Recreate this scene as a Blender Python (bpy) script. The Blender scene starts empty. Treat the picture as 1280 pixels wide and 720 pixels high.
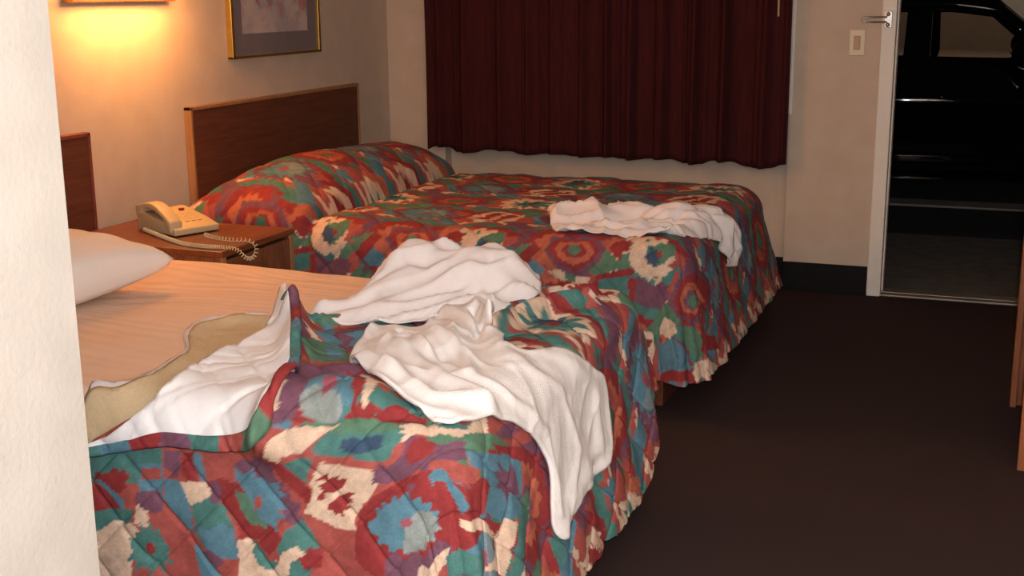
import bpy, bmesh, math, random
import numpy as np
from mathutils import Vector, Matrix
from mathutils.geometry import delaunay_2d_cdt
random.seed(7)
PI=math.pi
C=bpy.context.scene.collection
def sst(x): x=np.clip(x,0,1); return x*x*(3-2*x)
def w_(nx,ny): return 4*nx*nx*ny*ny
class Drape:
    """cloth coordinates (u,v) over a mattress -> world; flat on top, rounded edge, hanging skirt"""
    def __init__(s,x1,y0,y1,z,r,flare,amp,seed,hang=.48,lift=0.,lv=9.,ff=0.):
        s.x1,s.y0,s.y1,s.z,s.r,s.fl,s.amp,s.seed,s.hang=x1,y0,y1,z,r,flare,amp,seed,hang
        s.dmax=math.pi*r/2+hang; s.lift=lift; s.lv=lv; s.ff=ff
    def hem(s,u,v):
        return s.dmax-s.lift*sst((v-s.lv)/.4)
    def P(s,u,v,off=0.):
        u=np.asarray(u,float); v=np.asarray(v,float); r=s.r
        cx=np.minimum(u,s.x1-r); cy=np.clip(v,s.y0+r,s.y1-r)
        du=u-cx; dv=v-cy; d=np.hypot(du,dv); dd=np.maximum(d,1e-9)
        nx=np.where(d>1e-9,du/dd,0.); ny=np.where(d>1e-9,dv/dd,0.)
        t=np.minimum(d/r,math.pi/2); sk=np.maximum(d-r*math.pi/2,0.)
        a=r*np.sin(t)+sk*math.sin(s.fl)+sk*s.ff*np.clip(nx,0,1)**2*sst((v-s.y0+.3)/.5)*(1-.8*sst((v-s.y1+.1)/.3))+w_(nx,ny)*sk*.20; dz=r*(1-np.cos(t))+sk*math.cos(s.fl)
        q=sst(sk/.3)*(1-.55*sst((sk-.22)/.2)); w=w_(nx,ny)
        ph=np.arctan2(ny,nx)
        per=cx*1.0-cy*1.0
        k=s.seed
        side=np.sin(per*31+k)*.4+np.sin(per*17.3+2.1*k+1)*.4+np.sin(per*53+k*3)*.25*nx*nx
        und=s.amp*q*(1-w)*side+w*sk*(.07*np.sin(ph*8+k)+.03*np.sin(ph*19+k*2)+.03)
        a=a+und
        # soft crown and slow waviness on the top
        top=.006*np.sin(u*5+k)*np.sin(v*6+k*2)
        tt=np.sin(t)
        N=(nx*tt,ny*tt,np.cos(t)+1e-6)
        x=cx+nx*a+N[0]*off; y=cy+ny*a+N[1]*off
        z=s.z-dz+top*np.cos(t)+N[2]*off
        return x,y,z,d
B1=Drape(2.17,2.12,3.44,.60,.075,.07,.016,1.3,hang=.42,lift=.20,lv=3.15,ff=.14)
B2=Drape(2.15,4.10,5.60,.60,.10,.08,.008,4.1,hang=.36,ff=.14)

DATA={'binding':[(1.311,2.034),(1.407,2.058),(1.491,2.076),(1.593,2.079),(1.692,2.091),(1.755,2.109),(1.773,2.136),(1.758,2.19),(1.662,2.367),(1.521,2.607),(1.449,2.679)],'fold':[(1.299,2.055),(1.458,2.145),(1.437,2.31),(1.428,2.49),(1.419,2.631)],'head':[(1.494,2.721),(1.524,2.838),(1.68,2.952),(1.788,2.928),(1.821,3.066),(1.911,3.201),(1.971,3.309)],'towel':[(1.743,2.463),(1.683,2.715),(1.767,2.772),(1.773,2.868),(1.773,2.97),(1.806,3.033),(1.863,3.009),(1.932,2.889),(1.977,2.763),(2.007,2.772),(2.055,2.658),(2.109,2.655),(2.133,2.745),(2.184,2.841),(2.241,2.946),(2.307,2.952),(2.439,2.877),(2.454,2.661),(2.487,2.511),(2.472,2.463),(2.415,2.46),(2.301,2.478),(2.229,2.436),(2.187,2.364),(2.16,2.295),(2.112,2.184),(1.989,2.226),(1.872,2.307)],'towel_r':[([(1.851,2.913),(1.887,2.799),(1.896,2.658),(1.872,2.55)],0.06,0.03),([(1.86,2.973),(2.01,2.688),(2.103,2.571)],0.03,0.018),([(1.764,2.598),(1.914,2.46),(2.043,2.352),(2.13,2.31)],0.02,0.018),([(1.791,2.421),(1.923,2.322),(2.052,2.247),(2.13,2.289)],0.022,0.02),([(1.857,2.67),(1.992,2.559),(2.07,2.421)],0.018,0.018),([(2.055,2.625),(2.142,2.706),(2.241,2.865),(2.397,2.835),(2.46,2.487)],0.02,0.008),([(2.019,2.403),(2.157,2.397),(2.244,2.505),(2.424,2.487)],0.015,0.01),([(2.115,2.526),(2.199,2.64),(2.343,2.682),(2.454,2.559)],0.015,0.007),([(1.872,2.901),(1.929,2.817),(1.959,2.712)],0.012,-0.03),([(1.749,2.715),(1.932,2.535),(2.04,2.379)],0.012,-0.01)],'bunch':[(1.425,2.82),(1.503,2.922),(1.497,3.102),(1.506,3.213),(1.536,3.258),(1.635,3.27),(1.737,3.267),(1.839,3.267),(1.902,3.306),(1.959,3.162),(1.917,3.063),(1.89,2.964),(1.803,2.892),(1.695,2.826),(1.626,2.781),(1.548,2.751)],'bunch_r':[([(1.575,3.072),(1.626,3.126),(1.713,3.15),(1.821,3.189)],0.1,0.1),([(1.56,3.153),(1.596,3.189)],0.05,0.05),([(1.464,2.817),(1.536,2.907),(1.647,3.027),(1.797,3.126)],0.022,0.02),([(1.503,2.922),(1.59,3.039),(1.677,3.177),(1.845,3.249)],0.018,0.018),([(1.602,2.919),(1.74,3.033),(1.848,3.117),(1.893,3.249)],0.025,0.022)],'blanket':[(1.269,2.145),(1.335,2.16),(1.362,2.217),(1.341,2.325),(1.308,2.448),(1.233,2.553),(1.203,2.631),(1.212,2.688),(1.251,2.739),(1.299,2.763),(1.356,2.757),(1.479,2.571),(1.599,2.322),(1.563,2.127),(1.287,2.034)],'topsheet':[(1.242,2.175),(1.305,2.193),(1.314,2.28),(1.293,2.385),(1.266,2.493),(1.194,2.586),(1.155,2.679),(1.164,2.748),(1.215,2.796),(1.269,2.82),(1.338,2.799),(1.47,2.586),(1.59,2.337),(1.56,2.127),(1.284,2.031)],'ftowel':[(1.512,4.5),(1.5,4.602),(1.548,4.659),(1.65,4.632),(1.755,4.725),(1.845,4.746),(1.977,4.74),(2.112,4.824),(2.154,4.884),(2.187,4.881),(2.262,4.809),(2.286,4.719),(2.271,4.644),(2.217,4.59),(2.181,4.542),(2.157,4.491),(2.112,4.335),(2.076,4.257),(1.971,4.179),(1.827,4.17),(1.704,4.179),(1.635,4.215)],'ftowel_r':[([(1.599,4.389),(1.719,4.41),(1.857,4.47),(2.04,4.482),(2.121,4.617)],0.055,0.05),([(1.545,4.452),(1.608,4.509),(1.71,4.443)],0.03,0.03),([(1.725,4.203),(1.881,4.278),(2.049,4.317),(2.145,4.53),(2.244,4.659)],0.015,0.014),([(1.707,4.554),(1.848,4.623),(2.037,4.62),(2.151,4.731),(2.226,4.767)],0.015,0.014),([(1.797,4.362),(1.974,4.497),(2.109,4.539)],0.012,-0.014),([(2.058,4.269),(2.04,4.416),(2.148,4.665)],0.008,-0.012),([(2.118,4.563),(2.181,4.662),(2.253,4.653)],0.01,0.016)],'bump':[([(1.794,2.148),(1.83,2.205),(1.905,2.205)],0.085,0.055),([(1.731,2.343),(1.821,2.367),(1.914,2.337)],0.05,0.03),([(1.557,2.574),(1.617,2.628),(1.674,2.688)],0.035,0.02),([(1.503,2.748),(1.59,2.805),(1.698,2.916)],0.022,0.028),([(1.947,2.841),(1.965,2.997),(2.01,3.129),(2.082,3.219)],0.024,0.048),([(1.914,3.066),(1.941,3.126),(1.944,3.246),(2.058,3.336)],0.02,0.026),([(1.767,2.112),(1.854,2.136),(1.965,2.166),(2.109,2.193)],0.012,-0.012)],'peak':[([(1.491,2.631),(1.41,2.742)],0.04,0.055),([(1.614,2.445),(1.5,2.631),(1.407,2.754)],0.05,0.035),([(1.749,2.106),(1.758,2.154),(1.68,2.328),(1.5,2.631)],0.03,0.03)]}

MOTIF={'N':[('teal',[(1.257,2.031),(1.413,2.049),(1.413,1.971),(1.254,1.947)]),('red',[(1.287,1.974),(1.329,1.983),(1.35,1.998),(1.365,1.992),(1.377,2.001),(1.389,1.98),(1.377,1.968),(1.383,1.959),(1.365,1.944),(1.35,1.935),(1.32,1.953),(1.287,1.962)]),('red',[(1.281,1.95),(1.302,1.95),(1.359,1.929),(1.362,1.908),(1.305,1.89),(1.275,1.884)]),('blue',[(1.293,1.965),(1.308,1.965),(1.371,1.929),(1.38,1.902),(1.365,1.908)]),('teal',[(1.275,1.884),(1.365,1.908),(1.398,1.905),(1.389,1.878),(1.302,1.842),(1.272,1.83)]),('cream',[(1.269,1.83),(1.305,1.848),(1.341,1.875),(1.398,1.878),(1.422,1.857),(1.401,1.815),(1.386,1.746),(1.269,1.722)]),('cream',[(1.404,1.92),(1.437,1.92),(1.437,1.872),(1.401,1.878)]),('teal',[(1.383,1.839),(1.404,1.845),(1.401,1.863),(1.419,1.857),(1.416,1.884),(1.434,1.866),(1.437,1.89),(1.449,1.866),(1.464,1.884),(1.464,1.857),(1.485,1.869),(1.476,1.839),(1.503,1.83),(1.47,1.812),(1.491,1.788),(1.464,1.794),(1.467,1.761),(1.446,1.782),(1.434,1.755),(1.419,1.782),(1.401,1.767),(1.404,1.797),(1.377,1.785),(1.395,1.815)]),('red',[(1.422,1.824),(1.437,1.839),(1.449,1.824),(1.437,1.803)]),('blue',[(1.413,2.046),(1.476,2.058),(1.467,1.911),(1.413,1.923)]),('teal',[(1.419,2.046),(1.476,2.058),(1.473,2.022),(1.413,2.016)]),('salmon',[(1.416,2.004),(1.467,2.01),(1.467,1.983),(1.416,1.977)]),('purple',[(1.404,1.947),(1.431,1.956),(1.467,1.953),(1.47,1.911),(1.437,1.908),(1.404,1.923)]),('purple',[(1.479,2.055),(1.518,2.055),(1.515,1.995),(1.494,1.989),(1.479,2.013)]),('red',[(1.521,2.052),(1.551,2.055),(1.566,1.992),(1.542,1.986),(1.521,2.01)]),('blue',[(1.551,2.055),(1.572,2.058),(1.59,2.004),(1.572,1.986),(1.56,2.016)]),('salmon',[(1.572,2.058),(1.62,2.067),(1.635,2.01),(1.599,1.983),(1.584,2.004)]),('cream',[(1.518,1.989),(1.599,1.992),(1.602,1.962),(1.554,1.935),(1.527,1.953)]),('salmon',[(1.434,1.905),(1.497,1.914),(1.542,1.872),(1.548,1.83),(1.572,1.773),(1.497,1.758),(1.479,1.821),(1.455,1.875)]),('blue',[(1.473,1.986),(1.515,1.989),(1.548,1.938),(1.545,1.866),(1.497,1.914),(1.473,1.941)]),('teal',[(1.548,1.938),(1.596,1.965),(1.629,1.941),(1.641,1.92),(1.656,1.902),(1.635,1.857),(1.581,1.851),(1.554,1.881)]),('blue',[(1.56,1.896),(1.596,1.893),(1.626,1.911),(1.653,1.899),(1.671,1.836),(1.632,1.83),(1.59,1.842)]),('blue',[(1.545,1.845),(1.587,1.842),(1.614,1.782),(1.566,1.773)]),('purple',[(1.569,1.836),(1.596,1.848),(1.629,1.827),(1.614,1.806),(1.587,1.815)]),('red',[(1.578,1.992),(1.623,2.01),(1.674,1.992),(1.707,1.947),(1.761,1.917),(1.779,1.896),(1.743,1.857),(1.722,1.863),(1.707,1.884),(1.671,1.881),(1.653,1.923),(1.62,1.953)]),('purple',[(1.59,1.992),(1.611,2.004),(1.623,1.98),(1.614,1.947),(1.596,1.953)]),('green',[(1.653,1.986),(1.677,1.98),(1.698,1.986),(1.716,1.95),(1.74,1.917),(1.731,1.911),(1.71,1.923),(1.719,1.914),(1.695,1.917),(1.671,1.944),(1.665,1.959)]),('cream',[(1.662,1.878),(1.695,1.884),(1.698,1.851),(1.731,1.836),(1.761,1.851),(1.782,1.812),(1.662,1.791)]),('teal',[(1.695,1.881),(1.71,1.872),(1.734,1.854),(1.731,1.842),(1.761,1.845),(1.782,1.866),(1.776,1.848),(1.743,1.821),(1.71,1.83),(1.698,1.851)]),('purple',[(1.653,2.04),(1.674,2.058),(1.698,2.055),(1.719,2.076),(1.74,2.064),(1.761,2.07),(1.761,2.028),(1.782,2.022),(1.776,2.004),(1.791,2.01),(1.794,1.983),(1.815,1.974),(1.812,1.956),(1.83,1.944),(1.806,1.932),(1.782,1.935),(1.77,1.959),(1.731,1.986)]),('blue',[(1.656,2.04),(1.677,2.022),(1.698,2.037),(1.71,2.019),(1.731,2.025),(1.74,2.013),(1.77,2.022),(1.764,2.004),(1.782,1.995),(1.764,1.98),(1.782,1.962),(1.764,1.956),(1.779,1.941),(1.758,1.935),(1.764,1.911),(1.74,1.923),(1.707,1.944),(1.683,1.983),(1.656,2.007)]),('salmon',[(1.701,1.974),(1.722,1.983),(1.725,1.962),(1.707,1.95)]),('teal',[(1.782,1.917),(1.824,1.947),(1.848,1.911),(1.86,1.863),(1.827,1.818),(1.77,1.809),(1.785,1.857),(1.761,1.869)]),('red',[(1.812,1.86),(1.836,1.887),(1.86,1.881),(1.857,1.842),(1.827,1.833)]),('cream',[(1.776,1.872),(1.812,1.89),(1.827,1.872),(1.794,1.848),(1.788,1.812),(1.752,1.806)]),('teal',[(1.794,2.073),(1.83,2.085),(1.857,2.085),(1.839,2.052),(1.836,2.025),(1.821,2.037)]),('salmon',[(1.836,2.04),(1.863,2.094),(1.98,2.088),(2.01,2.103),(2.028,2.115),(2.043,2.115),(2.028,2.094),(1.995,2.073),(1.98,2.076),(1.941,2.076),(1.872,2.079),(1.857,2.061),(1.842,2.028)]),('cream',[(1.839,2.028),(1.857,2.058),(1.869,2.079),(1.98,2.076),(1.998,2.058),(1.992,2.034),(1.962,1.998),(1.941,1.965),(1.941,1.935),(1.899,1.935),(1.824,1.962),(1.842,1.995)]),('red',[(1.854,2.037),(1.881,2.052),(1.878,2.04),(1.905,2.052),(1.899,2.04),(1.926,2.052),(1.917,2.028),(1.89,2.01),(1.872,2.01),(1.872,1.995),(1.851,1.992),(1.866,2.013),(1.857,2.022),(1.872,2.031)]),('red',[(1.875,1.971),(1.878,1.986),(1.902,2.004),(1.932,2.022),(1.947,2.019),(1.929,2.007),(1.941,2.001),(1.92,1.989),(1.935,1.983),(1.914,1.977),(1.917,1.962),(1.899,1.971),(1.893,1.959),(1.89,1.974)]),('red',[(1.755,2.073),(1.77,2.091),(1.794,2.097),(1.797,2.091),(1.782,2.085),(1.791,2.067),(1.824,2.034),(1.842,2.01),(1.839,1.98),(1.824,1.983),(1.794,2.016),(1.77,2.04)]),('teal',[(1.857,2.094),(1.866,2.112),(1.881,2.124),(1.941,2.136),(2.031,2.145),(2.046,2.139),(2.034,2.121),(2.028,2.109),(2.019,2.094),(1.98,2.091),(1.941,2.094),(1.881,2.091)]),('navy',[(1.917,2.118),(2.001,2.133),(2.004,2.115),(1.959,2.1),(1.911,2.103)]),('purple',[(1.983,2.046),(1.992,2.088),(2.019,2.082),(2.046,2.106),(2.049,2.124),(2.055,2.139),(2.085,2.142),(2.112,2.136),(2.133,2.142),(2.142,2.157),(2.16,2.172),(2.166,2.151),(2.178,2.148),(2.154,2.121),(2.127,2.109),(2.109,2.088),(2.082,2.088),(2.058,2.064),(2.016,2.049)]),('red',[(2.055,2.112),(2.064,2.136),(2.085,2.142),(2.112,2.136),(2.112,2.118),(2.088,2.103),(2.073,2.094),(2.061,2.1)]),('salmon',[(2.106,2.103),(2.127,2.112),(2.175,2.133),(2.217,2.166),(2.217,2.13),(2.163,2.082),(2.112,2.085)]),('red',[(1.944,1.947),(1.953,1.983),(1.986,2.019),(2.022,2.043),(2.049,2.064),(2.112,2.091),(2.136,2.079),(2.214,2.109),(2.241,2.241),(2.193,2.229),(2.217,2.289),(2.283,2.307),(2.301,2.256),(2.289,2.1),(2.361,2.253),(2.385,2.229),(2.298,2.07),(2.259,1.977),(2.118,1.863),(1.998,1.848),(1.941,1.875)]),('purple',[(2.058,2.055),(2.082,2.058),(2.07,2.037)]),('blue',[(1.971,1.959),(1.995,1.977),(1.983,1.989),(2.007,1.992),(1.998,2.007),(2.022,2.004),(2.028,2.028),(2.043,2.019),(2.061,2.04),(2.073,2.025),(2.094,2.037),(2.1,2.022),(2.133,2.031),(2.13,2.013),(2.166,2.022),(2.148,1.998),(2.181,1.992),(2.151,1.974),(2.166,1.962),(2.124,1.947),(2.118,1.926),(2.085,1.929),(2.067,1.911),(2.049,1.923),(2.028,1.908),(2.022,1.929),(1.995,1.92),(2.004,1.941),(1.977,1.941)]),('grey',[(2.058,1.971),(2.085,2.004),(2.133,2.01),(2.163,2.004),(2.151,1.989),(2.184,1.992),(2.151,1.971),(2.166,1.959),(2.124,1.944),(2.118,1.926),(2.079,1.917),(2.058,1.914)]),('pink',[(2.046,1.977),(2.07,1.989),(2.076,1.977),(2.058,1.965)]),('purple',[(2.016,1.893),(2.04,1.914),(2.058,1.899),(2.076,1.917),(2.115,1.908),(2.154,1.941),(2.172,1.962),(2.235,1.983),(2.232,1.944),(2.163,1.896),(2.106,1.86),(2.016,1.851)]),('cream',[(2.085,1.86),(2.094,1.893),(2.145,1.893),(2.178,1.929),(2.226,1.977),(2.226,1.938),(2.199,1.905),(2.193,1.884)]),('blue',[(2.109,2.076),(2.127,2.097),(2.148,2.103),(2.16,2.094),(2.232,2.085),(2.229,2.055),(2.157,2.079),(2.133,2.079),(2.127,2.064)]),('teal',[(2.217,1.95),(2.259,1.995),(2.307,2.034),(2.355,2.058),(2.313,1.977),(2.247,1.917)]),('cream',[(2.226,2.046),(2.256,2.067),(2.361,2.199),(2.364,2.157),(2.265,2.049),(2.235,2.034)]),('blue',[(2.166,2.151),(2.187,2.187),(2.232,2.319),(2.271,2.376),(2.364,2.322),(2.355,2.256),(2.295,2.145),(2.259,2.208),(2.226,2.184),(2.193,2.148)]),('purple',[(2.214,2.244),(2.265,2.301),(2.259,2.334),(2.295,2.334),(2.331,2.334),(2.307,2.292),(2.316,2.262),(2.286,2.256),(2.268,2.226),(2.271,2.268),(2.244,2.247),(2.256,2.277)]),('cream',[(2.343,2.241),(2.367,2.286),(2.4,2.247),(2.457,2.196),(2.352,2.004),(2.391,2.118),(2.367,2.199)]),('teal',[(2.37,2.283),(2.34,2.358),(2.406,2.343),(2.475,2.241),(2.463,2.208)]),('green',[(1.827,2.13),(1.92,2.151),(2.025,2.157),(2.064,2.187),(2.178,2.379),(2.223,2.415),(2.229,2.34),(2.169,2.208),(2.031,2.145),(1.896,2.121)]),('cream',[(1.77,2.103),(1.806,2.121),(1.872,2.133),(1.908,2.136),(1.869,2.118),(1.836,2.091),(1.794,2.085),(1.782,2.073),(1.755,2.082)]),('cream',[(2.028,2.154),(2.052,2.175),(2.103,2.196),(1.641,3.888),(2.172,2.256),(2.145,2.166),(2.085,2.145)]),('teal',[(2.094,2.175),(2.1,2.193),(2.154,2.292),(2.163,2.283),(1.659,3.9),(2.145,2.217),(2.142,2.187),(2.118,2.172),(2.103,2.166)]),('red',[(2.124,2.202),(2.13,2.223),(2.142,2.229),(2.136,2.199)]),('salmon',[(2.151,2.289),(2.181,2.394),(2.214,2.454),(2.247,2.448),(2.238,2.373),(2.205,2.313),(2.172,2.256)]),('purple',[(2.181,2.28),(2.181,2.343),(2.184,2.37),(2.211,2.409),(2.211,2.349),(2.193,2.292)]),('red',[(2.193,2.256),(2.238,2.385),(2.268,2.427),(2.286,2.409),(2.238,2.334),(2.205,2.262)]),('red',[(1.977,2.175),(2.001,2.199),(2.037,2.202),(2.043,2.175),(2.004,2.163)]),('purple',[(1.752,2.184),(1.701,2.286),(1.707,2.388),(1.761,2.427),(1.824,2.37),(1.851,2.295),(1.8,2.292),(1.815,2.199),(1.833,2.148),(1.788,2.136)]),('salmon',[(1.674,2.352),(1.659,2.442),(1.707,2.481),(1.758,2.445),(1.749,2.385),(1.713,2.349)]),('green',[(1.611,2.457),(1.596,2.553),(1.635,2.595),(1.707,2.541),(1.752,2.481),(1.71,2.457),(1.668,2.418)]),('blue',[(1.62,2.562),(1.65,2.583),(1.71,2.496),(1.689,2.463)]),('blue',[(1.806,2.184),(1.794,2.235),(1.77,2.271),(1.8,2.259),(1.779,2.31),(1.812,2.286),(1.809,2.328),(1.836,2.28),(1.857,2.277),(1.866,2.238),(1.899,2.208),(1.896,2.187),(1.92,2.169),(1.908,2.16),(1.911,2.142),(1.854,2.136),(1.821,2.148)]),('grey',[(1.809,2.157),(1.821,2.178),(1.839,2.178),(1.89,2.172),(1.905,2.157),(1.896,2.139),(1.854,2.136),(1.824,2.142)]),('pink',[(1.824,2.196),(1.842,2.217),(1.872,2.181),(1.851,2.166)]),('red',[(1.803,2.34),(1.839,2.325),(1.893,2.256),(1.929,2.184),(1.929,2.151),(1.914,2.145),(1.92,2.172),(1.896,2.19),(1.896,2.214),(1.866,2.238),(1.857,2.277),(1.83,2.289)]),('cream',[(1.842,2.328),(1.878,2.304),(1.938,2.229),(1.95,2.169),(1.941,2.163),(1.911,2.229)]),('cream',[(1.761,2.13),(1.755,2.16),(1.77,2.172),(1.785,2.136)])],'F':[('purple',[(1.623,4.116),(1.656,4.158),(1.827,4.152),(1.866,4.113),(1.842,4.068),(1.773,4.014),(1.701,4.047),(1.656,4.077)]),('red',[(1.65,4.113),(1.674,4.146),(1.812,4.143),(1.845,4.11),(1.818,4.077),(1.761,4.041),(1.707,4.062),(1.674,4.083)]),('orange',[(1.68,4.104),(1.692,4.131),(1.794,4.137),(1.824,4.107),(1.803,4.077),(1.752,4.062),(1.704,4.077)]),('red',[(1.701,4.104),(1.719,4.125),(1.776,4.128),(1.797,4.107),(1.779,4.083),(1.731,4.083)]),('green',[(1.725,4.107),(1.734,4.122),(1.761,4.125),(1.776,4.104),(1.761,4.089),(1.737,4.092)]),('orange',[(1.59,4.11),(1.632,4.149),(1.656,4.143),(1.638,4.101),(1.677,4.065),(1.743,4.02),(1.719,4.005),(1.623,4.068)]),('red',[(1.518,4.047),(1.596,4.128),(1.626,4.107),(1.551,4.026)]),('green',[(1.47,4.056),(1.557,4.119),(1.587,4.122),(1.524,4.059),(1.5,4.041)]),('blue',[(1.557,4.029),(1.599,4.074),(1.647,4.044),(1.629,4.005),(1.575,4.005)]),('cream',[(1.659,4.035),(1.701,4.05),(1.743,4.023),(1.815,4.029),(1.809,3.984),(1.755,4.002),(1.695,4.011)]),('green',[(1.725,4.035),(1.767,4.026),(1.761,4.002),(1.725,4.011)]),('green',[(1.809,4.05),(1.851,4.077),(1.866,4.116),(1.896,4.098),(1.908,4.086),(1.953,4.092),(1.968,4.068),(1.896,4.053),(1.839,4.029)]),('red',[(1.872,4.119),(1.89,4.143),(1.914,4.158),(1.956,4.152),(1.944,4.131),(1.953,4.116),(1.929,4.107),(1.926,4.083),(1.902,4.095)]),('cream',[(1.953,4.134),(1.968,4.158),(2.016,4.146),(2.01,4.119),(2.01,4.095),(2.037,4.074),(2.073,4.071),(2.097,4.089),(2.121,4.08),(2.088,4.062),(2.082,4.035),(2.049,4.047),(2.028,4.029),(1.998,4.044),(1.971,4.062),(1.953,4.092)]),('green',[(2.01,4.101),(2.022,4.122),(2.013,4.137),(2.043,4.134),(2.052,4.152),(2.097,4.17),(2.109,4.128),(2.085,4.104),(2.082,4.086),(2.058,4.08),(2.049,4.068),(2.031,4.083)]),('navy',[(2.004,4.101),(2.022,4.119),(2.016,4.131),(2.046,4.122),(2.064,4.11),(2.055,4.095),(2.073,4.083),(2.052,4.083),(2.046,4.068),(2.031,4.083),(2.016,4.077),(2.019,4.095)]),('red',[(2.043,4.113),(2.061,4.125),(2.07,4.107),(2.058,4.098)]),('red',[(1.839,4.035),(1.959,4.065),(1.977,4.053),(1.968,4.041),(1.857,4.02),(1.839,3.978),(1.824,3.99)]),('teal',[(1.851,4.02),(1.959,4.041),(1.965,3.978),(1.905,3.963),(1.845,3.975)]),('purple',[(1.965,4.029),(1.992,4.041),(2.046,4.011),(2.103,4.041),(2.142,4.008),(2.106,3.936),(2.025,3.933),(1.974,3.957)]),('red',[(1.953,4.023),(1.968,4.041),(1.983,4.029),(1.98,3.933),(1.962,3.945)]),('teal',[(2.082,4.035),(2.127,4.098),(2.157,4.104),(2.145,4.038),(2.139,4.02)]),('salmon',[(2.124,4.011),(2.13,4.089),(2.157,4.092),(2.16,4.008)])],'K':[('purple',[(2.172,4.122),(2.214,4.272),(2.274,4.374),(2.325,4.353),(2.355,4.266),(2.328,4.014),(2.202,3.957),(2.139,3.972),(2.148,4.041)]),('red',[(2.184,4.113),(2.223,4.239),(2.274,4.311),(2.313,4.305),(2.346,4.215),(2.304,4.02),(2.202,3.969),(2.16,3.99),(2.172,4.053)]),('orange',[(2.193,4.014),(2.199,4.089),(2.25,4.194),(2.322,4.245),(2.304,4.056),(2.238,3.999)]),('purple',[(2.217,4.032),(2.223,4.086),(2.265,4.164),(2.313,4.209),(2.286,4.059),(2.244,4.02)]),('green',[(2.238,4.044),(2.244,4.089),(2.28,4.146),(2.298,4.119),(2.277,4.056)]),('green',[(2.229,3.918),(2.337,4.029),(2.406,4.047),(2.505,4.176),(2.403,3.927),(2.328,3.93)]),('cream',[(2.109,3.873),(2.136,3.921),(2.196,3.93),(2.223,3.915),(2.193,3.864),(2.115,3.852)]),('blue',[(2.127,3.813),(2.208,3.879),(2.328,3.897),(2.391,3.87),(2.154,3.717)]),('red',[(2.403,3.996),(2.394,4.083),(2.454,4.284),(2.505,4.296),(2.46,4.041)]),('cream',[(2.403,3.873),(2.397,3.912),(2.451,4.002),(2.547,4.254),(2.586,4.314),(2.52,4.014),(2.436,3.861)]),('red',[(2.154,3.714),(2.391,3.867),(2.424,3.846),(2.166,3.681)])],'PER':.632}

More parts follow.
